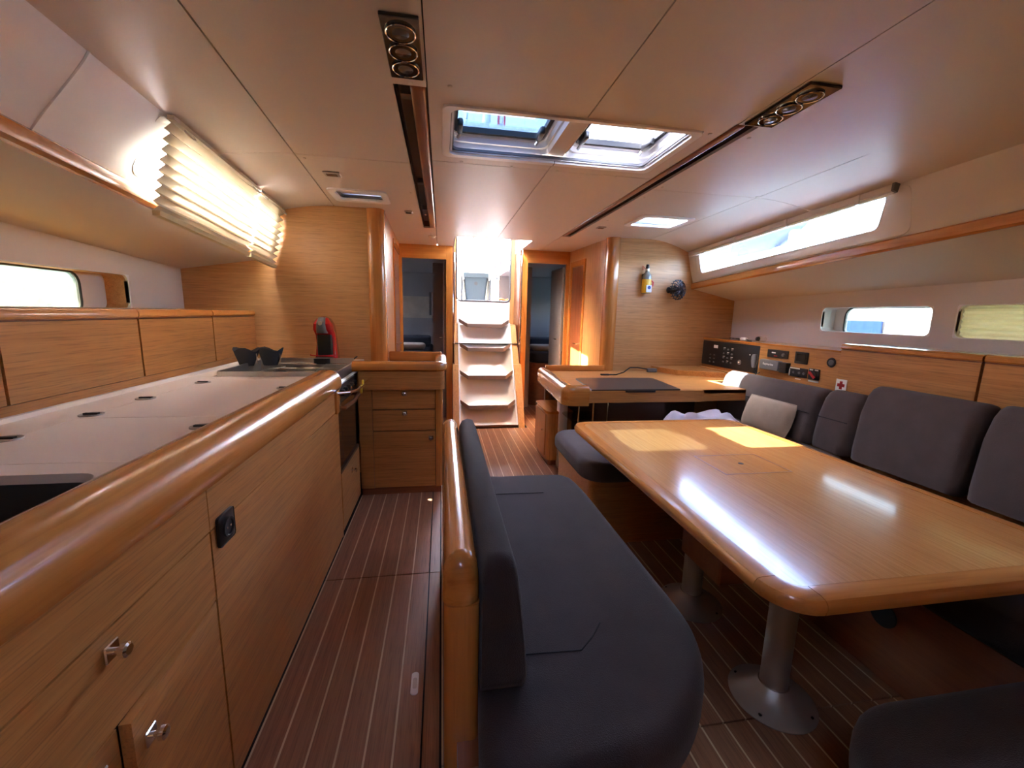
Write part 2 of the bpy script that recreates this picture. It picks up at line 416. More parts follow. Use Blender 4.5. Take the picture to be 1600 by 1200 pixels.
# coachroof side walls with windows --------------------------------
def wallpt(c, l, y, t, trim=TRIM, inx=0.):
    (cx, cz), (lx, lz) = c(y), l(y); lz += trim
    return (cx+(lx-cx)*t**1.25+inx, y, cz+(lz-cz)*t)
def side_wall(c, l, sgn, y0, y1, t0, t1, m):
    N = max(1, int(abs(y1-y0)/.3)); K = 8
    secs = []
    for i in range(N+1):
        y = y0+(y1-y0)*i/N
        a = [wallpt(c, l, y, t0+(t1-t0)*k/K) for k in range(K+1)]
        b = [(x+sgn*.045, yy, z) for x, yy, z in a[::-1]]
        secs.append(a+b)
    m.loft(secs)
def hull(h, sgn, side, wins, l):
    """hull liner + sheer shelf soffit"""
    m = MB(); ya, yb = YN-.05, (YL if sgn < 0 else YR)
    hx = lambda y: h(y)[0]
    N = 16; ys = [ya+(yb-ya)*i/N for i in range(N+1)]
    ys = sorted(set(ys) | {w for q in wins for w in q[:2]})
    for a, b in zip(ys, ys[1:]):
        mid = (a+b)/2; segs = [(-.05, None)]
        w = [q for q in wins if q[0] < mid < q[1]]
        zr = [(-.05, w[0][2]), (w[0][3], None)] if w else [(-.05, None)]
        for z0, z1 in zr:
            za, zb = (h(a)[1]+.02 if z1 is None else z1), (h(b)[1]+.02 if z1 is None else z1)
            m.loft([[(hx(a), a, z0), (hx(a)+sgn*.02, a, z0), (hx(a)+sgn*.02, a, za), (hx(a), a, za)],
                    [(hx(b), b, z0), (hx(b)+sgn*.02, b, z0), (hx(b)+sgn*.02, b, zb), (hx(b), b, zb)]])
    return m
WL1 = (1.05, 2.84, 1.275, 1.468); WR1 = (2.115, 2.885, 1.228, 1.41); WR2 = (.9, 1.985, 1.228, 1.415)
wl = struct('wall_left', hull(hL, -1, 'left', [WL1], lL), 'hull_liner', 'white hull lining on the galley side')
wr = struct('wall_right', hull(hR, 1, 'right', [WR1, WR2], lR), 'hull_liner', 'white hull lining behind the settee')
def soffit(l, h, sgn, yb):
    secs = []
    for i in range(13):
        y = YN+(yb-YN)*i/12; (lx, lz), (hx, hz) = l(y), h(y)
        secs.append([(lx, y, lz), (hx, y, hz), (hx, y, hz+.03), (lx, y, lz+.03)])
    return MB().loft(secs)
part('side_deck_soffit', soffit(lL, hL, -1, YL), 'headliner', wl)
part('side_deck_soffit', soffit(lR, hR, 1, YR), 'headliner', wr)
HWL = (1.98, 3.28); HWR = (2.0, 3.80)
m = MB(); side_wall(cL, lL, -1, YN, HWL[0], 0, 1, m); side_wall(cL, lL, -1, HWL[1], YL, 0, 1, m)
side_wall(cL, lL, -1, HWL[0], HWL[1], 0, .1, m); side_wall(cL, lL, -1, HWL[0], HWL[1], .8, 1, m)
part('coachroof_side', m, 'gelcoat', wl)
wp = [wallpt(cL, lL, 1.552, k/10) for k in range(11)]
part('seam_bead', MB().tube([(x+.001, y-.045*math.sin(math.pi*k/20), z) for k, (x, y, z) in enumerate(wp)], .005, 6), 'gelcoat', wl)
m = MB(); side_wall(cR, lR, 1, YN, HWR[0]-.10, 0, 1, m); side_wall(cR, lR, 1, HWR[1]+.03, YR, 0, 1, m)
side_wall(cR, lR, 1, HWR[0]-.10, HWR[1]+.03, 0, .08, m); side_wall(cR, lR, 1, HWR[0]-.10, HWR[1]+.03, .93, 1, m)
part('coachroof_side', m, 'cream_gelcoat', wr)
def trim(l, sgn, y1, nm, lab):
    secs = []
    for i in range(14):
        y = YN+(y1-YN)*i/13; lx, lz = l(y); a = []
        for dx, dz in ((.03, -.002), (-.004, -.004), (-.016, .006), (-.02, .025), (-.016, .048), (-.004, .058), (.03, .058)):
            a.append((lx+sgn*dx, y, lz+dz))
        secs.append(a)
    o = struct(nm, MB().loft(secs), 'solid_y', lab); return o
trim(lL, -1, YL, 'trim_1', 'varnished timber nosing along the shelf over the galley')
trim(lR, 1, YR, 'trim_2', 'varnished timber nosing along the shelf over the settee')
# framed windows in the coachroof sides
def wquad(c, l, ya0, ya1, yb, t0, t1, off, n=6):
    """trapezoid: (ya0 at top, ya1 at bottom) to yb"""
    pts = []
    return [wallpt(c, l, ya0, t0, inx=off), wallpt(c, l, yb, t0, inx=off), wallpt(c, l, yb, t1, inx=off), wallpt(c, l, ya1, t1, inx=off)]
def round_poly(q, r, n=4):
    out = []; q = [Vector(p) for p in q]
    for i, c in enumerate(q):
        p, nx = q[i-1], q[(i+1) % len(q)]
        a = c+(p-c).normalized()*r; b = c+(nx-c).normalized()*r
        for k in range(n+1):
            t = k/n; out.append(tuple(a*(1-t)**2+c*2*t*(1-t)+b*t*t))
    return out
def side_window(nm, lab, c, l, sgn, outer, inner, mat_frame, mat_glass):
    r = sroot(nm, lab)
    o0 = round_poly(wquad(c, l, *outer, off=-sgn*.006), .05); o1 = [(x+sgn*.03, y, z) for x, y, z in o0]
    i0 = round_poly(wquad(c, l, *inner, off=sgn*.012), .035); i1 = [(x+sgn*.03, y, z) for x, y, z in i0]
    mid = [tuple((Vector(a)*.45+Vector(b)*.55)+Vector((-sgn*.004, 0, 0))) for a, b in zip(o0, i0)]
    part('frame', MB().loft([o1, o0, mid, i0, i1], cap=False, loop=True), mat_frame, r)
    g0 = round_poly(wquad(c, l, *inner, off=sgn*.022), .035); g1 = [(x+sgn*.006, y, z) for x, y, z in g0]
    part('pane', MB().loft([g0, g1]), mat_glass, r, smooth=False)
    k0 = [tuple(Vector(p)) for p in i0]
    part('seal', MB().tube(i0+[i0[0]], .004, 5), 'white_plastic', r)
    return r
side_window('window_1', 'long slanted coachroof window above the settee', cR, lR, 1, (1.86, 1.88, 3.88, .05, .96), (1.99, 2.06, 3.79, .13, .74), 'cream_gelcoat', 'coach_glass')
side_window('window_2', 'coachroof window behind the pleated blinds over the galley', cL, lL, -1, (1.90, 1.90, 3.33, .04, .9), (2.02, 2.05, 3.27, .12, .76), 'gelcoat', 'clear')
# roller blind cassette of the right window
t = thing('blind_cassette', 'pale blind headrail along the top of the right coachroof window', 'blind', wallpt(cR, lR, 1.95, .06))
pth = [wallpt(cR, lR, y, .075, inx=-.02) for y in (1.93, 2.5, 3.1, 3.9)]
m = MB()
secs = [[(x+dx, y, z+dz) for dx, dz in ((-.012, .02), (-.014, -.012), (.006, -.02), (.014, .018))] for x, y, z in pth]
part('headrail', m.loft(secs), 'cream_gelcoat', t)
part('end_cap', MB().loft([[(x+dx*1.3, y-.012, z+dz*1.2) for dx, dz in ((-.012, .02), (-.014, -.012), (.006, -.02), (.014, .018))] for x, y, z in (pth[0], (pth[0][0], pth[0][1]+.014, pth[0][2]))]), 'grey_plastic', t)
secs = [[(x+dx, y, z-.024+dz) for dx, dz in ((-.008, .004), (-.008, -.006), (.008, -.006), (.008, .004))] for x, y, z in pth]
part('folded_blind', MB().loft(secs), 'blind_fabric', t)
for y in (2.12, 2.65, 3.2):
    x, yy, z = wallpt(cR, lR, y, .08, inx=-.036); part('clip', MB().box(x-.004, x+.004, yy-.012, yy+.012, z-.03, z+.02), 'cream_gelcoat', t)
# hull portlights
def portlight(nm, lab, h, sgn, w, glassbox, end_wood, gm='hull_glass'):
    r = sroot(nm, lab); y0, y1, z0, z1 = w; ym = (y0+y1)/2; X = h(ym)[0]; D = .13
    m = MB(); rr = .035
    o = rrect(y0, y1, z0, z1, rr, 4); hx = lambda y: h(y)[0]
    big = [(y0-.002 if abs(p[0]-y0) < rr+1e-6 and p[0] < ym else p[0], p[1]) for p in o]
    # liner plate with rounded cut corners, then tunnel walls to the glass
    sq = []
    for p in o:
        d = max(abs(p[0]-ym)/((y1-y0)/2), abs(p[1]-(z0+z1)/2)/((z1-z0)/2)); 
        sq.append((ym+(p[0]-ym)/d*1.012, (z0+z1)/2+(p[1]-(z0+z1)/2)/d*1.03))
    m.loft([[(hx(y)-sgn*.003, y, z) for y, z in sq], [(hx(y)-sgn*.003, y, z) for y, z in o], [(hx(y)+sgn*.012, y, z) for y, z in o], [(hx(y)+sgn*.012, y, z) for y, z in sq]], cap=False, loop=True)
    part('cutout_trim', m, 'gelcoat', r)
    m = MB(); m.loft([[(hx(y)+sgn*.01, y, z) for y, z in o], [(hx(y)+sgn*D, y, z) for y, z in o], [(hx(y)+sgn*D, y, z) for y, z in inset(o, -.01)], [(hx(y)+sgn*.01, y, z) for y, z in inset(o, -.01)]], cap=False, loop=True)
    part('reveal', m, 'pale_y' if end_wood else 'hull_liner', r)
    gy0, gy1, gz0, gz1 = glassbox
    go = rrect(gy0, gy1, gz0, gz1, .06, 5); so_ = rrect(y0-.02, y1+.02, z0-.02, z1+.02, .03, 5)
    part('outer_lining', MB().loft([[(hx(y)+sgn*(D-.01), y, z) for y, z in so_], [(hx(y)+sgn*(D-.01), y, z) for y, z in go], [(hx(y)+sgn*(D+.02), y, z) for y, z in go], [(hx(y)+sgn*(D+.02), y, z) for y, z in so_]], cap=False, loop=True), 'hull_liner', r)
    part('seal', MB().tube([(hx(y)+sgn*(D-.008), y, z) for y, z in go+[go[0]]], .006, 6), 'rubber', r)
    part('pane', MB().loft([[(hx(y)+sgn*(D+.002), y, z) for y, z in go], [(hx(y)+sgn*(D+.008), y, z) for y, z in go]]), gm, r, smooth=False)
    return r
portlight('window_3', 'narrow hull window above the galley lockers', hL, -1, WL1, (1.0, 2.66, 1.25, 1.465), True, 'hull_glass_hazy')
portlight('window_4', 'narrow hull window above the settee showing a blue and white hull', hR, 1, WR1, (2.02, 2.80, 1.20, 1.41), False)
portlight('window_5', 'narrow hull window covered by a cream pleated blind', hR, 1, WR2, (.8, 2.0, 1.2, 1.42), False, 'clear')

# bulkheads ---------------------------------------------------------
prof = [(-1.85, -.01), (-1.85, hL(YL)[1]), lL(YL), (lL(YL)[0], lL(YL)[1]+TRIM)] + [tuple(wallpt(cL, lL, YL, k/8)[i] for i in (0, 2)) for k in range(7, -1, -1)] + [(seamL(YL)+(cL(YL)[0]-seamL(YL))*k/8, ZC+.012+(cL(YL)[1]-ZC)*(k/8)**1.8) for k in range(8, -1, -1)] + [(-.47, ZC+.01), (-.47, -.01)]
wal = struct('wall_aft_left', MB().prism_y(prof, YL, YL+.04), 'pale_x', 'light oak veneer bulkhead at the aft end of the galley')
part('corner_post', MB().slab(rrect(-.565, -.425, YL-.02, YL+.10, [.03, .005, .06, .05]), 0, ZC), 'solid_z', wal)
prof = [(1.66, -.01), (1.66, ZC+.01)] + [(seamR(YR)+(cR(YR)[0]-seamR(YR))*k/8, ZC+.012+(cR(YR)[1]-ZC)*(k/8)**1.8) for k in range(9)] + [tuple(wallpt(cR, lR, YR, k/8)[i] for i in (0, 2)) for k in range(9)] + [lR(YR), (3.01, hR(YR)[1]), (3.01, -.01)]
war = struct('wall_aft_right', MB().prism_y(prof, YR, YR+.04), 'pale_x', 'light oak veneer bulkhead behind the chart table')
part('corner_post', MB().slab(rrect(1.585, 1.722, YR-.02, YR+.10, [.005, .03, .05, .06]), 0, ZC), 'solid_z', war)
# passage side walls
m = MB(); m.loft([[(-.43, YL+.08, 0), (-.46, YL+.08, 0), (-.46, YL+.08, ZC), (-.43, YL+.08, ZC)], [(-.47, YD, 0), (-.50, YD, 0), (-.50, YD, ZC), (-.47, YD, ZC)]])
wpl = struct('wall_passage_left', m, 'veneer_z', 'veneered passage side beside the galley')
m = MB(); m.loft([[(1.60, YR+.08, 0), (1.63, YR+.08, 0), (1.63, YR+.08, ZC), (1.60, YR+.08, ZC)], [(1.53, YD, 0), (1.56, YD, 0), (1.56, YD, ZC), (1.53, YD, ZC)]])
wpr = struct('wall_passage_right', m, 'pale_z', 'veneered passage side beside the chart table')
def passage_door(nm, lab, x0, y0, x1, y1, sgn, z0, z1):
    r = sroot(nm, lab); d = Vector((x1-x0, y1-y0, 0)); L = d.length; d.normalize(); nv = Vector((-sgn, 0, 0))
    def bar(a, b, c, e, th, name, mat, off=0):
        p0 = Vector((x0, y0, 0))+d*a; p1 = Vector((x0, y0, 0))+d*b
        q = [p0+nv*off, p1+nv*off, p1+nv*(off+th), p0+nv*(off+th)]
        part(name, MB().loft([[(v.x, v.y, c) for v in q], [(v.x, v.y, e) for v in q]]), mat, r, smooth=False)
    bar(0, .05, z0, z1, .014, 'door_frame', 'solid_z'); bar(L-.05, L, z0, z1, .014, 'door_frame', 'solid_z'); bar(.05, L-.05, z1-.06, z1, .014, 'door_frame', 'solid_x')
    bar(.055, L-.055, z0, z1-.065, .006, 'door_leaf', 'redwood_z')
    p = Vector((x0, y0, 0))+d*(L*.22); 
    part('door_handle', MB().tube([(p.x, p.y, .98), (p.x-sgn*.04, p.y, .98), (p.x-sgn*.045, p.y+.08, .98)], .007), 'chrome', r)
    part('door_latch', MB().lathe([(.0, 0), (.01, 0), (.01, .012), (.0, .014)], (p.x-sgn*.008, p.y, 1.62), 10, 'x'), 'chrome', r)
passage_door('door_3', 'narrow redwood door in the passage beside the galley', -.452, 4.18, -.468, 4.92, -1, .02, 1.97)
passage_door('door_4', 'narrow redwood door in the passage beside the chart table', 1.57, 4.52, 1.537, 4.96, 1, .02, 1.92)
# aft plane with the two cabin doorways
wa = sroot('wall_aft', 'timber framed aft partition on both sides of the companionway', (0, YD, 0))
for x0, x1, z0, z1, mt in ((-.50, -.44, 0, ZC, 'solid_z'), (.053, .125, 0, ZC, 'solid_z'), (-.44, .053, 1.9, ZC, 'solid_x'), (.95, 1.012, 0, ZC, 'solid_z'), (1.49, 1.56, 0, ZC, 'solid_z'), (1.012, 1.49, 1.905, ZC, 'solid_x')):
    part('frame_board', MB().box(x0, x1, YD, YD+.05, z0, z1), mt, wa, smooth=False)
struct('wall_forward', MB().box(-1.9, 3.1, YN-.04, YN, -.02, 2.1), 'pale_x', 'oak veneer bulkhead at the forward end of the saloon')
# aft cabins
CPORT = (5.7, 6.7, 1.30, 1.62)  # unseen side openings added to bring daylight into the dark cabins
def cabin(nm, x0, x1, xi, lab):
    m = MB(); out_, inn = (x0, x1) if xi < .5 else (x1, x0)
    m.box(x0, x1, 7.15, 7.2, 0, 1.95); [m.box(min(out_, out_-.03 if xi < .5 else out_+.03), max(out_, out_-.03 if xi < .5 else out_+.03), a, b, c, d) for a, b, c, d in cells(YD+.05, 7.2, 0, 1.95, [CPORT])]
    m.box(x0, x1, YD+.05, 7.2, 1.93, 1.98); m.box(xi-.015, xi+.015, 5.70, 7.2, 0, 1.95); m.box(min(xi, inn), max(xi, inn), 5.68, 5.70, 0, 1.95)
    m.box(inn-.015, inn+.015, YD+.05, 5.69, 0, 1.95)
    m.box(*((x0-.03, -.50) if xi < .5 else (1.56, x1+.03)), YD+.0, YD+.05, 0, 2.0)
    return struct(nm, m, 'cabin_grey', lab)
cabin('wall_cabin_left', -1.5, .11, -.10, 'dim grey lining of the left aft cabin')
cabin('wall_cabin_right', .96, 2.6, 1.20, 'dim grey lining of the right aft cabin')

# skylight ----------------------------------------------------------
def skylight():
    r = sroot('window_6', 'double deck hatch skylight over the saloon')
    x0, x1, y0, y1 = SKY
    o = rrect(x0-.004, x1+.004, y0-.004, y1+.004, .035); i1 = rrect(x0+.028, x1-.028, y0+.02, y1-.03, .035)
    part('trim_flange', MB().ring(o, i1, ZC-.008, ZC+.004), 'white_plastic', r)
    part('flange_joint', MB().box(.553, .557, y1-.031, y1+.0042, ZC-.0085, ZC+.003), 'grey_plastic', r)
    o2 = rrect(x0+.02, x1-.02, y0+.01, y1-.02, .03); i2 = rrect(x0+.045, x1-.045, y0+.04, y1-.045, .03)
    part('screen_track', MB().ring(o2, i2, ZC+.008, ZC+.02), 'grey_plastic', r)
    part('screen_track', MB().ring(inset(o2, .012), inset(o2, .02), ZC+.003, ZC+.008), 'aluminium', r)
    # side walls
    part('well_side', MB().ring(rrect(x0, x1, y0, y1, .02), rrect(x0+.012, x1-.012, y0+.012, y1-.012, .03), ZC, ZC+.15), 'gelcoat', r)
    part('mullion', MB().prism_y([(.49, ZC+.11), (.515, ZC+.03), (.60, ZC+.03), (.625, ZC+.11)], y0+.01, y1-.02), 'vinyl', r)
    for a, b, gm in ((x0+.012, .515, 'smoked'), (.60, x1-.012, 'tinted_dirty')):
        secs = []
        for d, z in ((.0, ZC+.025), (.008, ZC+.045), (.016, ZC+.048), (.022, ZC+.068), (.03, ZC+.071), (.036, ZC+.10)):
            secs.append([(x, y, z) for x, y in rrect(a+d, b-d, y0+.012+d, y1-.03-d, .04+d*.3)])
        wall_o = [[(x, y, z) for x, y in rrect(a, b, y0+.012, y1-.03, .03)] for z in (ZC+.10, ZC+.025)]
        part('hatch_liner', MB().loft(secs+wall_o, cap=False, loop=True), 'gelcoat', r)
        fo = rrect(a+.026, b-.026, y0+.04, y1-.055, .04); fi = rrect(a+.05, b-.05, y0+.065, y1-.08, .03)
        part('hatch_seal', MB().ring(fo, fi, ZC+.078, ZC+.102), 'rubber', r)
        part('pane', MB().slab(fo, ZC+.104, ZC+.110), gm, r, smooth=False)
        part('hatch_frame', MB().ring(rrect(a+.01, b-.01, y0+.02, y1-.035, .05), fo, ZC+.095, ZC+.115), 'aluminium', r)
        for hx in (a+.062, b-.062):
            part('hatch_handle', MB().rbox(hx-.012, hx+.012, y1-.20, y1-.10, ZC+.055, ZC+.088, .008), 'black_plastic', r)
            part('hatch_latch', MB().tube([(hx, y1-.11, ZC+.075), (hx, y1-.09, ZC+.06), (hx-.01, y1-.085, ZC+.045)], .007), 'steel', r)
skylight()
def small_hatch(nm, lab, h, gm, shade):
    r = sroot(nm, lab); x0, x1, y0, y1 = h
    part('trim_flange', MB().ring(rrect(x0-.012, x1+.012, y0-.012, y1+.012, .04), rrect(x0+.03, x1-.03, y0+.03, y1-.03, .03), ZC-.01, ZC+.004), 'white_plastic', r)
    part('well_side', MB().ring(rrect(x0-.001, x1+.001, y0-.001, y1+.001, .02), rrect(x0+.02, x1-.02, y0+.02, y1-.02, .03), ZC+.004, ZC+.15), 'gelcoat', r)
    part('screen_track', MB().ring(rrect(x0+.018, x1-.018, y0+.018, y1-.018, .03), rrect(x0+.032, x1-.032, y0+.034, y1-.034, .02), ZC+.012, ZC+.03), 'grey_plastic', r)
    part('hatch_seal', MB().ring(rrect(x0+.02, x1-.02, y0+.02, y1-.02, .03), rrect(x0+.04, x1-.04, y0+.04, y1-.04, .02), ZC+.11, ZC+.135), 'rubber', r)
    part('pane', MB().slab(rrect(x0+.01, x1-.01, y0+.01, y1-.01, .03), ZC+.15, ZC+.158), gm, r, smooth=False)
    if shade: part('roller_shade', MB().box(x0+.022, x1-.022, y0+.022, y1-.022, ZC+.034, ZC+.037), 'white_plastic', r, smooth=False)
small_hatch('window_7', 'small square deck hatch over the galley aisle', HL, 'tinted', True)
small_hatch('added_hatch', 'unseen deck hatch added forward of the camera to light the foreground', HF, 'tinted', False)
small_hatch('window_8', 'small square deck hatch over the chart table', HR, 'tinted', False)

# ================================================================== GALLEY
FX = -.565                       # plane of the galley fronts
def knob(parent, x, y, z, ax):
    """square rose with a round chrome button; ax = outward direction"""
    m = MB(); 
    if ax == 'x': m.rbox(x, x+.006, y-.016, y+.016, z-.016, z+.016, .002, 1); m.lathe([(.006, .006), (.006, .016), (.013, .02), (.013, .028), (.009, .031)], (x, y, z), 14, 'x')
    else: m.rbox(x-.016, x+.016, y-.006, y, z-.016, z+.016, .002, 1); m.lathe([(.009, -.031), (.013, -.028), (.013, -.02), (.006, -.016), (.006, -.006)], (x, y, z), 14, 'y')
    return part('knob', m, 'chrome', parent, 'chrome push knob')
ZR = .885; ZA = .752
# near unit
t = thing('galley_cabinet', 'veneered galley base unit with drawer and two doors nearest the camera', 'cabinet', (FX-.3, .3, 0), 'galley base units')
part('carcass', MB().box(-1.3, FX-.02, YN, 1.058, .0, ZA-.005), 'brown_panel', t, smooth=False)
part('apron', MB().box(FX-.02, FX, YN, 1.058, ZA+.002, ZR), 'veneer_y', t, smooth=False)
d = part('drawer', MB().box(FX-.02, FX, .30, 1.055, .570, ZA-.002), 'veneer_y', t, smooth=False); knob(d, FX, .732, .712, 'x')
d = part('drawer', MB().box(FX-.02, FX, YN, .296, .570, ZA-.002), 'veneer_y', t, smooth=False)
# door left ajar
dm = MB().box(-.02, 0, 0, .325, .03, .565); ang = math.radians(-5)
A = Matrix.Translation((FX, 1.054, 0)) @ Matrix.Rotation(math.radians(3.2), 4, 'Z') @ Matrix.Translation((0, -.325, 0))
d = part('door', dm.xf(A), 'veneer_y', t, smooth=False)
km = MB().rbox(0, .006, .022, .054, .482, .514, .002, 1).lathe([(.006, .006), (.006, .016), (.013, .02), (.013, .028), (.009, .031)], (0, .038, .498), 14, 'x')
part('knob', km.xf(A), 'chrome', d, 'chrome push knob')
d = part('door', MB().box(FX-.02, FX, .30, .722, .03, .565), 'veneer_y', t, smooth=False); knob(d, FX, .675, .515, 'x')
part('plinth', MB().box(FX-.06, FX-.03, YN, 1.058, 0, .03), 'redwood_y', t, smooth=False)
# far unit
t = thing('galley_cabinet', 'veneered galley base unit with one large plain panel next to the oven', 'cabinet', (FX-.3, 1.7, 0), 'galley base units')
part('carcass', MB().box(-1.3, FX-.02, 1.062, 2.36, .0, ZA-.005), 'brown_panel', t, smooth=False)
part('apron', MB().box(FX-.02, FX, 1.062, 2.36, ZA+.002, ZR), 'veneer_y', t, smooth=False)
part('front_panel', MB().box(FX-.02, FX, 1.062, 2.36, .012, ZA-.002), 'veneer_y', t, smooth=False)
part('end_panel', MB().box(-1.3, FX-.002, 2.36, 2.375, .0, ZR), 'veneer_z', t, smooth=False)
# low unit under the oven
t = thing('galley_cabinet', 'low veneered drawer unit under the black oven', 'cabinet', (FX-.3, 2.6, 0), 'galley base units')
part('carcass', MB().box(-1.25, FX-.02, 2.38, 2.895, 0, .36), 'brown_panel', t, smooth=False)
d = part('drawer', MB().box(FX-.02, FX-.0, 2.38, 2.895, .03, .375), 'veneer_y', t, smooth=False); knob(d, FX, 2.64, .30, 'x')
part('sill', MB().box(-1.2, FX+.0, 2.38, 2.895, .376, .392), 'brown_panel', t, smooth=False)
# socket
t = thing('power_socket', 'black power socket on the galley front near the drawer', 'socket', (FX, 1.125, .69))
part('plate', MB().rbox(FX, FX+.009, 1.083, 1.165, .690, .772, .008, 2), 'black_plastic', t)
part('socket_well', MB().lathe([(.026, .006), (.026, .014), (.021, .014), (.020, .0095), (.0, .0095)], (FX, 1.124, .731), 20, 'x'), 'matt_black', t)
for dz in (-.009, .009): part('contact', MB().lathe([(.003, .008), (.003, .0125), (.0, .0125)], (FX, 1.124+dz, .731), 8, 'x'), 'chrome', t)
# worktop with fiddle rail
ZW = .92
t = thing('galley_worktop', 'cream galley worktop with fridge lids, dark sink and varnished rail', 'worktop', (-.9, 1.2, .88))
SK = (-1.20, -.745, .46, 1.055)
m = MB()
for a, b, c, d in cells(-1.372, -.70, YN, 2.505, [SK]): m.box(a, b, c, d, .888, ZW-.010)
part('slab', m, 'joint', t, smooth=False)
def wpanel(x0, x1, y0, y1, hole=None):
    m = MB(); g = .0016
    for a, b, c, d in cells(x0+g, x1-g, y0+g, y1-g, [hole] if hole else []): m.box(a, b, c, d, ZW-.010, ZW)
    return part('lid', m, 'worktop', t, smooth=False)
wpanel(-1.372, -1.20, YN, 2.505); wpanel(-1.20, -.70, 1.12, 1.575); wpanel(-1.20, -.70, 1.575, 2.42); wpanel(-1.20, -.70, 2.42, 2.505); wpanel(-1.20, -.70, YN, 1.12, SK)
so_ = rrect(SK[0], SK[1], SK[2], SK[3], .001); si = rrect(SK[0]+.012, SK[1]-.012, SK[2]+.012, SK[3]-.012, .05)
b_ = part('sink', MB().loft([[(x, y, ZW+.0005) for x, y in rrect(SK[0]-.001, SK[1]+.001, SK[2]-.001, SK[3]+.001, .001)], [(x, y, ZW+.0005) for x, y in si], [(x, y, ZW-.02) for x, y in inset(si, .004)]], cap=False), 'worktop', t)
sb = inset(si, .004)
part('basin', MB().loft([[(x, y, ZW-.02) for x, y in sb], [(x, y, ZW-.18) for x, y in inset(sb, .012)], [(x, y, ZW-.2) for x, y in inset(sb, .04)]], cap=False).add([(x, y, ZW-.2) for x, y in inset(sb, .04)], [tuple(range(len(sb)))]), 'dark_basin', b_)
for x, y in ((-1.20, 1.335), (-1.195, 1.62), (-1.20, 1.90), (-1.19, 2.30), (-.755, 1.43), (-.75, 2.13)):
    lr = part('lid_catch', MB().lathe([(.034, ZW), (.034, ZW+.004), (.026, ZW+.004), (.024, ZW+.0025), (.0, ZW+.0025)], (x, y, 0), 20), 'brushed', t, 'round recessed metal lid catch')
    part('finger_ring', MB().box(x-.022, x+.022, y-.006, y+.006, ZW+.003, ZW+.008), 'matt_black', lr)
part('upstand', MB().prism_y([(-1.372, ZW), (-1.355, ZW), (-1.362, ZW+.014), (-1.372, ZW+.016)], YN, 3.38), 'worktop', t)
part('stove_surround', MB().box(-1.372, -1.245, 2.506, 3.10, .888, ZW), 'worktop', t, smooth=False)
part('back_shelf', MB().box(-1.372, -.60, 3.10, 3.395, .888, ZW+.003), 'worktop', t, smooth=False)
prof = [(-.567, .868), (-.552, .870), (-.545, .885), (-.543, .912), (-.548, .938), (-.562, .958), (-.585, .971), (-.615, .977), (-.65, .973), (-.685, .957), (-.708, .938), (-.722, ZW), (-.722, .89), (-.567, .889)]
part('fiddle_rail', MB().prism_y(prof, YN, 2.378), 'solid_y', t, 'thick rounded varnished timber rail')
part('rail_end', MB().rbox(FX-.018, -.553, 2.300, 2.380, .745, .872, .004), 'solid_z', t)
# splash board and lockers
t = thing('splash_board', 'oak strip between the galley worktop and the wall lockers', 'board', (-1.4, 1.2, .92))
part('board', MB().box(-1.40, -1.373, YN, YL-.003, ZW-.03, .968), 'veneer_y', t, smooth=False)
for k, (y0, y1, lab) in enumerate(((.93, 1.545, 'oak wall locker over the galley at the left edge of the picture'), (1.55, 2.172, 'long oak wall locker over the galley below the hull window'), (2.178, 2.806, 'middle oak wall locker over the galley'), (2.812, 3.392, 'oak wall locker over the galley against the bulkhead'))):
    t = thing('wall_locker', lab, 'locker', (-1.5, (y0+y1)/2, .97), 'lockers over the galley')
    part('body', MB().box(-1.80, -1.388, y0, y1, .972, 1.255), 'brown_panel', t, smooth=False)
    part('door', MB().box(-1.387, -1.366, y0+.003, y1-.003, .972, 1.235), 'veneer_y', t, smooth=False)
    part('shadow_bead', MB().box(-1.387, -1.370, y0+.003, y1-.003, 1.237, 1.243), 'redwood_y', t, smooth=False)
    part('nosing', MB().prism_y([(-1.42, 1.243), (-1.366, 1.243), (-1.360, 1.250), (-1.360, 1.265), (-1.368, 1.278), (-1.385, 1.284), (-1.42, 1.285)], y0+.001, y1-.001), 'solid_y', t)
    part('top_shelf', MB().box(-1.80, -1.42, y0, y1, 1.256, 1.268), 'veneer_y', t, smooth=False)
# cooker ------------------------------------------------------------
t = thing('gas_cooker', 'stainless gimballed gas cooker with black oven door', 'cooker', (-.9, 2.7, .39))
part('body', MB().box(-1.21, -.60, 2.53, 3.06, .40, .865), 'brushed', t, smooth=False)
part('hob_plate', MB().box(-1.215, -.585, 2.525, 3.065, .865, .875), 'steel', t, smooth=False)
part('front_fiddle', MB().box(-1.225, -.70, 2.512, 2.524, .87, .946), 'steel', t, smooth=False)
part('back_plate', MB().box(-1.225, -.615, 3.068, 3.082, .87, .965), 'steel', t, smooth=False)
part('end_fiddle', MB().box(-1.228, -1.218, 2.525, 3.07, .87, .95), 'steel', t, smooth=False)
part('side_bracket', MB().box(-.625, -.612, 2.56, 3.06, .87, .935), 'steel', t, smooth=False)
for bx, by in ((-1.05, 2.68), (-1.05, 2.92), (-.80, 2.68), (-.80, 2.92)):
    b_ = part('burner', MB().lathe([(.045, .0), (.045, .012), (.035, .018), (.0, .02)], (bx, by, .875), 18), 'matt_black', t)
    for a in (0, 90): 
        c, s = math.cos(math.radians(a)), math.sin(math.radians(a)); part('pan_support', MB().tube([(bx-.10*c, by-.10*s, .912), (bx+.10*c, by+.10*s, .912)], .004, 6), 'brushed', b_)
part('pan_rail', MB().tube([(-1.2, 2.545, .925), (-.66, 2.545, .925), (-.63, 2.58, .925), (-.63, 3.02, .925), (-.66, 3.05, .925), (-1.2, 3.05, .925)], .005, 6), 'chrome', t)
cpn = part('control_panel', MB().prism_y([(-.60, .79), (-.565, .78), (-.575, .872), (-.60, .875)], 2.40, 2.895), 'black_plastic', t)
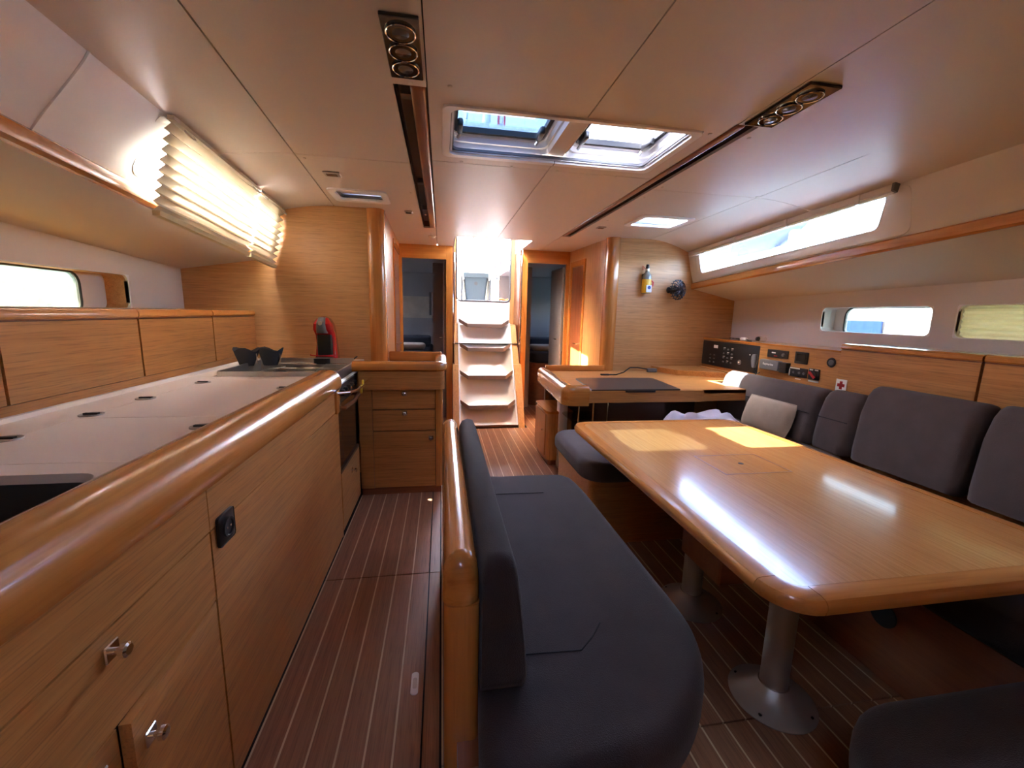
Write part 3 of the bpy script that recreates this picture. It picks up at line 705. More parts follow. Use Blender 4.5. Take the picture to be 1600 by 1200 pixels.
for k in range(5):
    y = 2.47+.085*k; part('control_knob', MB().lathe([(.020, 0), (.018, .022), (.006, .024), (.0, .024)], (-.572, y, .832), 14, 'x'), 'black_plastic', cpn)
    part('knob_cap', MB().lathe([(.008, .024), (.008, .027), (0, .028)], (-.572, y, .832), 10, 'x'), 'chrome', cpn)
od = part('oven_door', MB().rbox(-.60, -.575, 2.40, 2.89, .40, .775, .006, 1), 'dark_glass', t)
part('oven_handle', MB().tube([(-.575, 2.42, .755), (-.545, 2.43, .752), (-.535, 2.64, .748), (-.545, 2.85, .752), (-.575, 2.87, .755)], .013, 8), 'redwood_y', od)
t = thing('crash_bar', 'chrome safety bar across the front of the cooker', 'rail', (-.5, 2.6, .84))
part('bar', MB().tube([(-.555, 2.32, .856), (-.50, 2.36, .854), (-.475, 2.46, .85), (-.475, 2.85, .85), (-.470, 2.915, .85)], .008, 8), 'chrome', t)
for y in (2.56, 2.62): part('clip', MB().rbox(-.481, -.469, y-.006, y+.006, .81+.03*(y > 2.6), .862+.02*(y > 2.6), .003, 2), 'yellow', t, 'yellow peg')
# drawer unit aft of the cooker
YF = 2.92
t = thing('drawer_cabinet', 'veneered cabinet with two drawers and a cupboard door beyond the cooker', 'cabinet', (-.27, 3.2, 0))
part('carcass', MB().box(-.565, -.012, YF+.024, 3.50, .04, .88), 'joint', t, smooth=False)
part('stile', MB().box(-.563, -.475, YF, YF+.02, .05, .765), 'veneer_x', t, smooth=False)
part('corner_post', MB().slab(rrect(-.045, .006, YF-.004, YF+.06, [.005, .005, .005, .03]), .05, .765), 'solid_z', t)
part('side_panel', MB().box(-.012, .002, YF+.05, 3.50, .04, .88), 'veneer_z', t, smooth=False)
for z0, z1, kz in ((.627, .762, .738), (.473, .621, .598)):
    d = part('drawer', MB().box(-.472, -.048, YF, YF+.02, z0, z1), 'veneer_x', t, smooth=False); knob(d, -.258, YF, kz, 'y')
d = part('door', MB().box(-.472, -.048, YF, YF+.02, .055, .467), 'veneer_x', t, smooth=False); knob(d, -.078, YF, .415, 'y')
part('plinth', MB().box(-.56, -.005, YF+.01, 3.5, 0, .05), 'redwood_x', t, smooth=False)
part('apron', MB().slab(rrect(-.56, .018, YF-.016, 3.50, [.005, .005, .005, .035]), .768, .893), 'veneer_x', t)
rp = [(0, .893), (-.012, .905), (-.014, .925), (-.006, .945), (.015, .958), (.045, .960), (.07, .95), (.08, .93), (.08, .893)]
part('front_rail', MB().prism_x([(YF-.012+a, b) for a, b in rp], -.595, -.035), 'solid_x', t)
secs = []
for k in range(8):
    a = math.radians(90*k/7); secs.append([(-.062+(.088-q)*math.sin(a), YF+.076-(.088-q)*math.cos(a), z) for q, z in rp])
part('corner_rail', MB().loft(secs), 'solid_y', t)
part('side_rail', MB().prism_y([(.026-a, b) for a, b in rp], YF+.076, 3.50), 'solid_y', t)
part('top', MB().box(-.595, -.05, YF+.06, 3.50, .885, .90), 'veneer_x', t, smooth=False)
part('back_rim', MB().rbox(-.42, .0, 3.47, 3.51, .90, .978, .01), 'solid_x', t)
# coffee machine
CX, CY = -.825, 3.185
t = thing('coffee_machine', 'red and black capsule coffee machine by the galley bulkhead', 'coffee machine', (CX, CY, .923))
sp = []
for z, w, d0, d1 in ((.924, .075, -.10, .11), (.95, .075, -.02, .11), (1.05, .068, .0, .10), (1.12, .064, -.03, .09), (1.16, .062, -.09, .085), (1.20, .056, -.10, .07), (1.235, .040, -.07, .05), (1.25, .016, -.03, .02)):
    sp.append([(CX+x, CY+y, z) for x, y in rrect(-w, w, d0, d1, min(w, .03)*.95)])
part('shell', MB().loft(sp), 'red_gloss', t)
part('front_panel', MB().rbox(CX-.05, CX+.05, CY-.035, CY+.02, .97, 1.145, .012), 'black_plastic', t)
part('head', MB().loft([[(CX+x, CY+y, z) for x, y in rrect(-w, w, d0, .0, .02)] for z, w, d0 in ((1.135, .035, -.10), (1.16, .032, -.118), (1.21, .028, -.12), (1.245, .022, -.085))]), 'grey_plastic', t)
part('badge', MB().lathe([(.014, -.124), (.014, -.118), (0, -.118)], (CX, CY, 1.205), 16, 'y'), 'steel', t)
part('drip_tray', MB().slab(rrect(CX-.055, CX+.055, CY-.14, CY-.0, .03), .924, .962), 'black_plastic', t)
part('tray_ring', MB().tube([(CX+.085*math.cos(a), CY-.08+.075*math.sin(a), .985) for a in [math.radians(k) for k in range(170, 375, 15)]], .004, 6), 'red_gloss', t)
part('cable', MB().tube([(CX+.06, CY+.03, .935), (CX+.13, CY+.0, .93), (CX+.19, CY-.05, .945), (CX+.22, CY-.03, .97)], .005, 6), 'black_plastic', t)
# two folded dark cloth/leather pots on the hob
for k, (x, y, w, lab) in enumerate(((-1.235, 2.90, .066, 'left one of two dark grey folded cloths standing on the cooker'), (-1.105, 2.93, .066, 'right one of two dark grey folded cloths standing on the cooker'))):
    secs = []; rnd = random.Random(k+3)
    for i in range(6):
        z = .931+.021*i; ring = []
        for j in range(18):
            a = 2*math.pi*j/18; rr = w*(.58+.10*i)*(1+.10*math.sin(3*a+k)*i/5); zz = z+(.014*math.sin(3*a+1.3*k) if i == 5 else 0)
            ring.append((x+rr*math.cos(a)*1.1, y+rr*math.sin(a)*.55, zz))
        secs.append(ring)
    inn = [[(x+(p[0]-x)*.9, y+(p[1]-y)*.85, p[2]-.002) for p in s] for s in secs[::-1]][:4]
    mt_ = thing('folded_cloth', lab, 'cloth', (x, y, .931), 'dark cloths on the cooker')
    part('cuff', MB().loft(secs+inn), 'mitt', mt_)
    part('tag', MB().box(x+w*.95, x+w*1.0, y-.012, y-.004, .945, 1.01), 'linen', mt_)

# pleated blinds ----------------------------------------------------
def blind(y0, y1, lab, x_off, n=9, zbot=1.605):
    xt, zt = cL((y0+y1)/2); xt += .012
    t = thing('pleated_blind', lab, 'blind', (xt, (y0+y1)/2, zbot), 'pleated blinds over the galley')
    secs = []
    for k in range(2*n+1):
        f = k/(2*n); amp = (.014 if k % 2 else -.014)
        ring = []
        for i in range(9):
            y = y0+(y1-y0)*i/8; (cx, cz) = cL(y); (lx, lz) = lL(y)
            zb = lz-.045; x = cx+.02+(lx+.03-cx-.02)*f*.62+amp+.004*math.sin(y*9); z = cz-.012+(zb-cz+.012)*f
            ring.append((x, y+.004*(1 if k % 2 else -1)*(1 if i == 8 else -1 if i == 0 else 0), z))
        secs.append(ring)
    th = [[(x-.0012, y, z) for x, y, z in r[::-1]] for r in secs]
    part('pleats', MB().loft([a+b for a, b in zip(secs, th)]), 'blind_fabric', t, smooth=False)
    def ed(f, y): (cx, cz) = cL(y); (lx, lz) = lL(y); zb = lz-.045; return (cx+.02+(lx+.03-cx-.02)*f*.62, y, cz-.012+(zb-cz+.012)*f)
    a, b = ed(0, y0), ed(0, y1)
    part('headrail', MB().loft([[(p[0]+dx, p[1], p[2]+dz) for dx, dz in ((-.01, -.006), (.014, -.006), (.014, .010), (-.01, .010))] for p in (a, b)]), 'cream_gelcoat', t)
    a, b = ed(1, y0), ed(1, y1)
    part('bottom_bar', MB().loft([[(p[0]+dx, p[1], p[2]+dz) for dx, dz in ((-.014, -.018), (.012, -.018), (.015, .002), (-.014, .002))] for p in (a, b)]), 'blind_cream', t)
    for q in (.13, .93):
        yy = y0+(y1-y0)*q; p = ed(.0, yy); 
        part('hook', MB().tube([(p[0]+.012+.016*math.sin(a_), p[1]+.030*math.cos(a_)-.01, p[2]-.012-.022*math.sin(a_)) for a_ in [math.pi*k/8 for k in range(9)]], .004, 6), 'cream_gelcoat', t)
blind(1.935, 2.862, 'long pleated white blind hanging over the left coachroof window', 0)
blind(2.885, 3.365, 'short pleated white blind next to the galley bulkhead', 0)
# cream blind in right hull window
t = thing('pleated_blind', 'cream pleated blind in the hull window behind the settee', 'blind', (hR(1.4)[0]+.05, 1.45, 1.23))
secs = []
for k in range(15):
    z = 1.215+.21*k/14; x = .03+(.014 if k % 2 else 0); secs.append([(hR(y)[0]+x, y, z) for y in (.85, 1.99)]+[(hR(y)[0]+x+.002, y, z) for y in (1.99, .85)])
part('pleats', MB().loft(secs), 'blind_cream', t, smooth=False)

# ceiling lamps -----------------------------------------------------
def spot(x0, x1, y0, y1, lab):
    t = thing('ceiling_spotlight', lab, 'ceiling lamp', ((x0+x1)/2, (y0+y1)/2, ZC-.012), 'triple ceiling spotlights')
    part('plate', MB().rbox(x0, x1, y0, y1, ZC-.010, ZC, .002, 1), 'dark_glass', t)
    L = y1-y0
    for k in range(3):
        c = ((x0+x1)/2, y0+L*(.21+.29*k), ZC-.010)
        b = part('lamp_ring', MB().lathe([(.040, .0), (.041, -.005), (.0395, -.0065), (.0375, -.005), (.0375, .0)], c, 28), 'chrome', t)
        part('reflector', MB().lathe([(.035, -.001), (.026, .0012), (.022, .0015), (.0, .0018)], (c[0], c[1], c[2]-.003), 24), 'dark_glass', b)
        part('lens', MB().lathe([(.024, -.0015), (.022, -.004), (0, -.006)], (c[0], c[1], c[2]-.001), 20), 'lens_glass', b)
spot(-.157, -.056, 1.235, 1.528, 'black triple spotlight on the ceiling left of the skylight')
spot(1.152, 1.272, 1.282, 1.578, 'black triple spotlight on the ceiling right of the skylight')
for x, y, w, lab in ((-.60, 2.62, .045, 'small rectangular ceiling light over the galley lids'), (-.245, 3.43, .03, 'small rectangular ceiling light next to the galley corner post'), (1.345, 3.55, .035, 'small rectangular ceiling light in front of the chart table')):
    t = thing('courtesy_light', lab, 'ceiling lamp', (x, y, ZC-.008))
    part('housing', MB().rbox(x-w, x+w, y-.035, y+.035, ZC-.009, ZC, .003, 1), 'brushed', t); part('lens', MB().rbox(x-w*.7, x+w*.6, y-.02, y+.02, ZC-.011, ZC-.006, .002, 1), 'lens_glass', t)
t = thing('smoke_sensor', 'small round cream sensor on the ceiling in the passage', 'sensor', (-.09, 4.42, ZC-.03))
part('base', MB().lathe([(.0, -.008), (.04, -.008), (.044, 0), (.0, 0)], (-.09, 4.42, ZC), 20), 'cream_gelcoat', t); part('dome', MB().lathe([(.028, -.008), (.022, -.022), (.0, -.026)], (-.09, 4.42, ZC), 20), 'cream_gelcoat', t)

# ================================================================== BENCH
t = thing('bench', 'varnished saloon bench frame between the galley aisle and the table', 'bench', (.2, 1.4, 0))
def railsec(y, zt, sc=1.):
    return [(x, y, zt+z) for x, z in ((.004, -.10), (.000, -.07), (.001, -.04), (.010, -.015), (.027, -.002), (.045, .001), (.062, -.006), (.074, -.022), (.079, -.045), (.079, -.10))]
ZB = .785
part('top_rail', MB().loft([railsec(y, ZB+dz) for y, dz in ((.852, 0), (1.4, .0), (1.95, -.002), (2.03, -.008), (2.08, -.02), (2.11, -.045))]), 'solid_y', t)
secs = []
for k in range(9):
    a = math.radians(90*k/8); cy, cz = .852, ZB-.10
    secs.append([(x, cy-(.10+z)*math.sin(a)*.55-.0, cz+(.10+z)*math.cos(a)) if True else 0 for x, _, z in [(p[0], 0, p[2]-ZB) for p in railsec(0, ZB)]])
part('rail_corner', MB().loft(secs), 'solid_x', t, 'rounded varnished corner block')
part('end_post', MB().slab(rrect(.002, .079, .797, .856, [.004, .004, .022, .016]), 0, ZB-.101), 'solid_z', t)
part('back_panel', MB().box(.006, .03, .856, 2.10, .0, ZB-.10), 'veneer_y', t, smooth=False)
part('far_post', MB().slab(rrect(.004, .079, 2.05, 2.11, .012), 0, ZB-.115), 'solid_z', t)
part('inner_panel', MB().box(.03, .079, .856, 2.05, .35, ZB-.12), 'veneer_y', t, smooth=False)
part('seat_base', MB().box(.031, .56, .74, 1.99, .0, .345), 'redwood_y', t, smooth=False)
out = [(.085, .60), (.30, .60), (.42, .615), (.50, .655), (.57, .715), (.63, .79), (.672, .88), (.69, .98), (.69, 1.2), (.69, 1.5), (.688, 1.8), (.675, 1.95), (.655, 2.0), (.61, 2.035), (.5, 2.045), (.3, 2.045), (.085, 2.045), (.085, 1.7), (.085, 1.3), (.085, .9)]
def smooth_loop(o, n=4):
    r = []; N = len(o)
    for i in range(N):
        p0, p1, p2, p3 = [Vector(o[(i+j-1) % N]) for j in range(4)]
        for k in range(n):
            t_ = k/n; r.append(tuple(.5*((2*p1)+(p2-p0)*t_+(2*p0-5*p1+4*p2-p3)*t_**2+(3*p1-p0-3*p2+p3)*t_**3)))
    return r
t = thing('bench_seat_cushion', 'long charcoal seat cushion on the saloon bench', 'cushion', (.35, 1.3, .345))
part('pad', MB().soft(smooth_loop(out, 3), .347, .475, .045, 5), 'upholstery', t, ang=60)
for pts in (((.20, .878), (.27, .875), (.342, .872), (.385, .91), (.423, .955)), ((.20, 1.80), (.3, 1.797), (.47, 1.793))):
    part('stitched_seam', MB().tube([(x, y, .4752) for x, y in pts], .0022, 6), 'seam', t)
t = thing('bench_back_cushion', 'charcoal back cushion leaning on the bench rail', 'cushion', (.12, 1.4, .47))
secs = []
prof = [(.082, .475), (.175, .476), (.186, .50), (.180, .60), (.168, .70), (.158, .765), (.146, .793), (.12, .80), (.095, .79), (.082, .76)]
for y, s in ((.772, .80), (.782, .93), (.797, .985), (.815, 1.), (1.4, 1.), (1.93, 1.), (1.96, .985), (1.985, .93), (2.0, .80)):
    cx, cz = .14, .63; secs.append([(cx+(x-cx)*(s if x > .1 else 1), y, cz+(z-cz)*s) for x, z in prof])
part('pad', MB().loft(secs), 'upholstery', t, ang=60)

# ================================================================== TABLE
TX0, TX1, TY0, TY1, TZ = .728, 1.765, .685, 2.245, .70
t = thing('saloon_table', 'large varnished teak saloon table on two metal pedestals', 'table', (1.24, 1.4, 0))
B = .055
ic = rrect(TX0+B, TX1-B, TY0+B, TY1-B, .045, 6)
part('top_panel', MB().slab(inset(ic, .0022), TZ-.03, TZ-.0012), 'table_top', t)
def edge_prof(d):  # across the border: 0 = inner edge, 1 = outer
    return d
def border(pts_in, pts_out, nm, mat):
    secs = []
    for (xi, yi), (xo, yo) in zip(pts_in, pts_out):
        v = Vector((xo-xi, yo-yi)); L = v.length; v.normalize(); q = []
        for u, z in ((.0, TZ-.036), (.0, TZ), (L-.022, TZ), (L-.009, TZ-.003), (L-.002, TZ-.011), (L, TZ-.021), (L-.004, TZ-.036), (L-.012, TZ-.040)): q.append((xi+v.x*u, yi+v.y*u, z))
        secs.append(q)
    return part(nm, MB().loft(secs), mat, t)
R = .10; g = .002
border([(TX0+B, TY0+R+g), (TX0+B, TY1-R-g)], [(TX0, TY0+R+g), (TX0, TY1-R-g)], 'edge_board', 'solid_y')
border([(TX1-B, TY1-R-g), (TX1-B, TY0+R+g)], [(TX1, TY1-R-g), (TX1, TY0+R+g)], 'edge_board', 'solid_y')
border([(TX1-R-g, TY0+B), (TX0+R+g, TY0+B)], [(TX1-R-g, TY0), (TX0+R+g, TY0)], 'edge_board', 'solid_x')
border([(TX0+R+g, TY1-B), (TX1-R-g, TY1-B)], [(TX0+R+g, TY1), (TX1-R-g, TY1)], 'edge_board', 'solid_x')
for cx, cy, sx, sy in ((TX0+R, TY0+R, -1, -1), (TX1-R, TY0+R, 1, -1), (TX0+R, TY1-R, -1, 1), (TX1-R, TY1-R, 1, 1)):
    pi_, po = [], []
    for k in range(9):
        a = math.radians(90*k/8); pi_.append((cx+sx*(R-B)*math.cos(a), cy+sy*(R-B)*math.sin(a))); po.append((cx+sx*R*math.cos(a), cy+sy*R*math.sin(a)))
    border(pi_, po, 'corner_block', 'solid_x')
hx0, hx1, hy0, hy1 = 1.10, 1.40, 1.39, 1.61
l_ = part('bottle_lid', MB().ring([(hx0, hy0), (hx1, hy0), (hx1, hy1), (hx0, hy1)], [(hx0+.005, hy0+.005), (hx1-.005, hy0+.005), (hx1-.005, hy1-.005), (hx0+.005, hy1-.005)], TZ-.003, TZ-.0008), 'redwood_x', t, 'flush lid outline', smooth=False)
part('finger_hole', MB().lathe([(.011, 0), (.011, .0006), (0, .0006)], (1.25, 1.50, TZ-.0012), 16), 'joint', l_)
part('storage_box', MB().rbox(.925, 1.42, 1.145, 1.375, .40, TZ-.042, .006, 1), 'redwood_x', t)
part('support_beam', MB().box(1.00, 1.30, 1.40, 1.95, .60, TZ-.042), 'redwood_y', t, smooth=False)
part('support_plate', MB().box(1.02, 1.27, .95, 1.145, .645, TZ-.042), 'redwood_y', t, smooth=False)
for y in (1.085, 1.575):
    l_ = part('leg', MB().lathe([(.043, .05), (.043, .60 if y > 1.2 else .645)], (1.135, y, 0), 28), 'alloy', t)
    fp = part('foot_plate', MB().lathe([(.0, .0), (.135, 0), (.136, .004), (.125, .010), (.09, .026), (.06, .05), (.048, .062), (.0, .062)], (1.135, y, 0), 40), 'alloy', l_)
    for k in range(4):
        a = math.radians(45+90*k-12); part('bolt_hole', MB().lathe([(.0055, 0), (.0055, .0025), (0, .003)], (1.135+.118*math.cos(a), y+.118*math.sin(a), .0115), 10), 'rubber', fp)

# ================================================================== SETTEE
t = thing('settee', 'teak veneer frame of the wraparound settee behind the table', 'settee', (1.9, 1.5, 0))
part('front_panel', MB().box(1.60, 1.63, .45, 2.08, .0, .36), 'redwood_y', t, smooth=False)
vt = part('speaker_vent', MB().lathe([(.045, -.006), (.045, 0), (0, 0)], (1.60, 1.12, .245), 24, 'x'), 'matt_black', t, 'dark round vent')
part('aft_side', MB().slab(rrect(.825, 1.62, 2.10, 2.76, [.005, .005, .06, .005]), 0, .385), 'veneer_x', t)
part('seat_deck', MB().box(1.63, 2.55, .45, 2.78, .33, .36), 'redwood_y', t, smooth=False)
part('forward_side', MB().slab(rrect(.86, 1.60, -.1, .56, [.005, .05, .05, .005]), 0, .36), 'redwood_x', t)
part('back_support', MB().box(2.58, 2.625, .2, 2.86, .3, .80), 'veneer_y', t, smooth=False)
def seat(nm_lab, outl, z0, z1, loc, mat='upholstery', grp='settee seat cushions'):
    t_ = thing('settee_seat_cushion', nm_lab, 'cushion', loc, grp)
    part('pad', MB().soft(outl, z0, z1, .04, 5), mat, t_, ang=60); return t_
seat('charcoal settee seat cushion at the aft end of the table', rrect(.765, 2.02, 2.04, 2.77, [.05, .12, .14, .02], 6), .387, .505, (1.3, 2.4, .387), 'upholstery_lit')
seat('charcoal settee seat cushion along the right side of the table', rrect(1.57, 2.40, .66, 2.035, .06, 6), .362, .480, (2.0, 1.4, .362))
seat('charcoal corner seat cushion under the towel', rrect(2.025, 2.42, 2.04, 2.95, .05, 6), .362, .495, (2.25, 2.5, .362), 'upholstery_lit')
seat('dark settee seat cushion in the bottom right corner of the picture', rrect(.775, 2.40, -.15, .655, [.06, .20, .12, .05], 8), .362, .480, (1.5, .3, .362))
def back(y0, y1, zt, lab, x_top=2.575, seamed=None):
    t_ = thing('settee_back_cushion', lab, 'cushion', (2.5, (y0+y1)/2, .48), 'settee back cushions')
    secs = []
    n = 8; pr = [(2.425, .485), (2.385, .50), (2.382, .56), (2.405, zt-.16), (2.44, zt-.055), (2.47, zt-.018), (2.505, zt-.002), (2.545, zt-.006), (2.572, zt-.03), (2.576, zt-.10), (2.576, .60), (2.56, .50)]
    for q, s in ((0, .55), (.006, .80), (.018, .93), (.04, .99), (.06, 1.)):
        secs.append((y0+.002+q, s))
    secs += [(y1-.002-q, s) for q, s in ((.06, 1.), (.04, .99), (.018, .93), (.006, .80), (0, .55))]
    cz = (.48+zt)/2
    L = [[(2.576+(x-2.576)*s, y, cz+(z-cz)*(.5+.5*s) if s < 1 else z) for x, z in pr] for y, s in secs]
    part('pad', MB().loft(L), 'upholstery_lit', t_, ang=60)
    if seamed:
        part('stitched_seam', MB().tube([(2.400+.0, y, seamed) for y in (y0+.03, (y0+y1)/2, y1-.03)], .003, 6), 'seam', t_)
    return t_
back(2.295, 3.27, .865, 'long charcoal back cushion next to the chart table', seamed=.70)
back(2.03, 2.288, .875, 'narrow charcoal back cushion in the settee corner', seamed=.70)
back(1.465, 2.022, .945, 'tall charcoal back cushion below the first aid sticker')
back(.80, 1.458, .955, 'charcoal back cushion at the right edge of the picture')
# pillow
t = thing('scatter_pillow', 'beige corduroy pillow leaning on the settee back', 'pillow', (2.32, 2.62, .50))
secs = []; W_, H_ = .195, .12
for i in range(13):
    v = -1+2*i/12; ring = []
    for j in range(24):
        a = 2*math.pi*j/24; ca, sa = math.cos(a), math.sin(a)
        ring.append((v, ca, sa))
    secs.append(ring)
m = MB(); N = 16
top, bot = [], []
for i in range(N+1):
    for j in range(N+1):
        u, v = -1+2*i/N, -1+2*j/N; th = .062*(max(0, (1-u**2))*max(0, (1-v**2)))**.45
        pu = u*W_*(1-.10*v*v*(1-abs(u)*.0)+.03*abs(u*v)); pv = v*H_*(1-.08*(1-u*u)*0-.10*(1-abs(v))*u*u)
        top.append((pu, pv, th+.004*math.sin(9*u+4*v))); bot.append((pu, pv, -th))
fs = []
for i in range(N):
    for j in range(N):
        a = i*(N+1)+j; fs.append((a, a+1, a+N+2, a+N+1))
m.add(top, fs); m.add(bot, [f[::-1] for f in fs])
U_ = Vector((.05, -.36, -.01)).normalized(); V_ = Vector((.05, .03, .18)); V_ = (V_-U_*V_.dot(U_)).normalized(); N_ = U_.cross(V_)
Mx = Matrix.Translation((2.325, 2.59, .622)) @ Matrix((U_, V_, N_)).transposed().to_4x4()
part('cover', m.xf(Mx), 'linen', t, ang=75)
mm = MB(); edge = [(u*W_*(1-.10*v*v+.03*abs(u*v)), v*H_*(1-.10*(1-abs(v))*u*u), 0) for u, v in [(-1+.2*k, -1) for k in range(11)]+[(1, -1+.2*k) for k in range(1, 11)]+[(1-.2*k, 1) for k in range(1, 11)]+[(-1, 1-.2*k) for k in range(1, 11)]]
part('piping', mm.tube(edge, .004, 6).xf(Mx), 'linen', t)
# towel
t = thing('folded_towel', 'pale lilac towel dropped on the aft settee seat', 'towel', (1.9, 2.66, .505))
NX, NY = 26, 14; top, bot = [], []
for i in range(NX+1):
    for j in range(NY+1):
        u, v = i/NX, j/NY; x = 1.58+.50*u+.02*math.sin(7*v); y = 2.50+.26*v+.02*math.sin(5*u)
        e = (min(u, 1-u)*8, min(v, 1-v)*5); f_ = min(1, e[0])*min(1, e[1])
        z = .508+.15*f_**.5*(.75+.35*math.sin(6.5*u+2.5*v)*.5+.18*math.sin(15*v-6*u)*.5)
        top.append((x, y, z)); bot.append((x, y, .507))
fs = []
for i in range(NX):
    for j in range(NY):
        a = i*(NY+1)+j; fs.append((a, a+1, a+NY+2, a+NY+1))
part('cloth', MB().add(top, fs).add(bot, [f[::-1] for f in fs]), 'towel_cloth', t, ang=75)
part('fold', MB().tube([(1.60, 2.53, .545), (1.72, 2.52, .60), (1.85, 2.515, .61), (1.98, 2.53, .58), (2.06, 2.56, .54)], [.018, .022, .022, .018, .012], 10), 'towel_cloth', t)

# ================================================================== CHART TABLE
NZ = .762
t = thing('chart_table', 'varnished chart table with black leather pad and raised rail', 'desk', (1.5, 3.3, .67))
part('desk_top', MB().slab([(1.0, 2.87), (2.36, 2.87), (2.36, 3.285), (2.60, 3.285), (2.60, YR-.003), (1.0, YR-.003)], NZ-.03, NZ), 'veneer_x', t, smooth=False)
part('front_apron', MB().box(.97, 1.98, 2.845, 2.87, .672, NZ-.002), 'veneer_x', t, smooth=False)
part('right_apron', MB().box(1.985, 2.36, 2.87, 2.885, .672, NZ-.004), 'veneer_x', t, smooth=False)
pad = [(1.08, 2.85), (1.78, 2.85), (1.79, 2.86), (1.85, 3.39), (1.82, 3.42), (1.18, 3.42), (1.13, 3.38)]
part('leather_pad', MB().slab(pad, NZ-.012, NZ+.008), 'leather', t, 'black leather writing pad')
part('pad_pull', MB().slab([(1.36, 2.838), (1.56, 2.838), (1.60, 2.852), (1.32, 2.852)], NZ-.014, NZ+.004), 'black_plastic', t)
sec = [(0, -.118), (-.006, -.02), (-.002, .0), (.010, .016), (.030, .026), (.058, .028), (.080, .020), (.090, .004), (.092, -.118)]
def railpath(pts, nm, mat):
    secs = []
    for i, (x, y) in enumerate(pts):
        a = Vector(pts[max(i-1, 0)]); b = Vector(pts[min(i+1, len(pts)-1)]); d = (b-a).normalized(); n_ = Vector((d.y, -d.x))
        secs.append([(x+n_.x*(-q), y+n_.y*(-q), NZ+.006+z) for q, z in sec])
    part(nm, MB().loft(secs), mat, t)
xl = lambda y: .873+.055*(y-2.9)/1.0
railpath([(xl(YR-.01), YR-.01), (xl(3.4), 3.4), (xl(2.925), 2.925)], 'side_rail', 'solid_y')
railpath([(xl(2.925), 2.925)]+[(.873+.085*(1-math.cos(a)), 2.925-.085*math.sin(a)) for a in [math.radians(90*k/8) for k in range(1, 9)]]+[(1.06, 2.84)], 'corner_rail', 'solid_x')
part('back_rim', MB().rbox(1.0, 1.60, YR-.045, YR-.008, NZ, NZ+.055, .006, 1), 'solid_x', t)
part('knee_panel', MB().box(1.15, 1.74, 2.98, 3.0, .10, NZ-.035), 'brown_panel', t, smooth=False)
part('support_leg', MB().rbox(.985, 1.06, 3.33, 3.42, .0, NZ-.03, .01, 2), 'cream_gelcoat', t)
for x, y in ((1.02, 2.94), (1.145, 2.96), (1.26, 2.97)): part('brass_tube', MB().tube([(x, y, .0), (x, y, NZ-.03)], .006, 8), 'brass', t)
part('glass_shelf', MB().slab(rrect(.99, 1.27, 2.98, 3.30, .04), .49, .50), 'acrylic', t)
part('side_wall', MB().box(1.0, 2.62, 3.90, 3.94, .0, NZ-.03), 'brown_panel', t, smooth=False)
t = thing('low_cabinet', 'small round cornered teak cabinet beneath the chart table', 'cabinet', (1.0, 3.5, 0))
part('body', MB().slab(rrect(.895, 1.115, 3.36, 3.84, [.02, .05, .05, .03], 5), .05, .465), 'veneer_z', t)
part('top', MB().slab(rrect(.885, 1.12, 3.35, 3.85, [.02, .06, .06, .03], 5), .465, .485), 'solid_y', t)
part('plinth', MB().slab(rrect(.915, 1.10, 3.38, 3.83, .03), .0, .05), 'redwood_y', t)
d = part('door', MB().rbox(.886, .896, 3.42, 3.80, .08, .45, .003, 1), 'veneer_z', t); part('knob', MB().lathe([(.010, -.02), (.010, -.008), (.005, -.006), (.005, 0)], (.886, 3.47, .30), 12, 'x'), 'chrome', d)
# desk extension, riser and instrument board
XB = lambda y: 2.645+.04*(y-2.45)/1.5
t = thing('instrument_board', 'oak instrument board beside the chart table with shelf top', 'panel', (2.66, 3.2, .82))
part('board', MB().loft([[(XB(y), y, .80), (XB(y)+.022, y, .80), (XB(y)+.022, y, 1.10), (XB(y), y, 1.10)] for y in (2.382, YR-.006)]), 'veneer_y', t, smooth=False)
part('lower_ledge', MB().loft([[(XB(y)-.06, y, NZ), (XB(y), y, NZ), (XB(y), y, .815), (XB(y)-.03, y, .815)] for y in (2.382, YR-.006)]), 'veneer_y', t, smooth=False)
part('shelf_top', MB().loft([[(XB(y)-.012, y, 1.10), (2.97, y, 1.10), (2.97, y, 1.112), (XB(y)-.012, y, 1.112)] for y in (2.382, YR-.006)]), 'solid_y', t, smooth=False)
def onboard(name, lab, cat, y0, y1, z0, z1, d, mat, r=.006, grp=None):
    ym = (y0+y1)/2; x = XB(ym); t_ = thing(name, lab, cat, (x, ym, z0), grp)
    part('face', MB().rbox(x-d, x-.0005, y0, y1, z0, z1, r, 2), mat, t_); return t_, x-d
t_, xf = onboard('switch_panel', 'large black electrical switch panel on the instrument board', 'switch panel', 3.13, 3.92, .845, 1.085, .012, 'black_plastic')
part('display', MB().box(xf-.002, xf, 3.68, 3.74, 1.02, 1.05), 'label_white', t_, smooth=False)
for i in range(3):
    for j in range(4):
        y = 3.58-i*.055; z = .90+j*.04
        s_ = part('toggle_switch', MB().rbox(xf-.008, xf, y-.010, y+.010, z-.007, z+.007, .002, 1), 'grey_plastic', t_)
        part('switch_label', MB().box(xf-.001, xf, y-.014, y+.014, z+.011, z+.015), 'label_white', s_, smooth=False) if (i+j) % 2 else None
for i in range(2):
    for j in range(3): 
        y = 3.78-i*.06; z = .88+j*.035; part('toggle_switch', MB().rbox(xf-.008, xf, y-.010, y+.010, z-.006, z+.006, .002, 1), 'grey_plastic', t_)
part('rotary_switch', MB().lathe([(.022, -.006), (.022, 0), (0, 0)], (xf, 3.36, .92), 18, 'x'), 'grey_plastic', t_); part('switch_pointer', MB().lathe([(.007, -.012), (.007, -.006), (0, -.006)], (xf, 3.36, .92), 10, 'x'), 'label_white', t_)
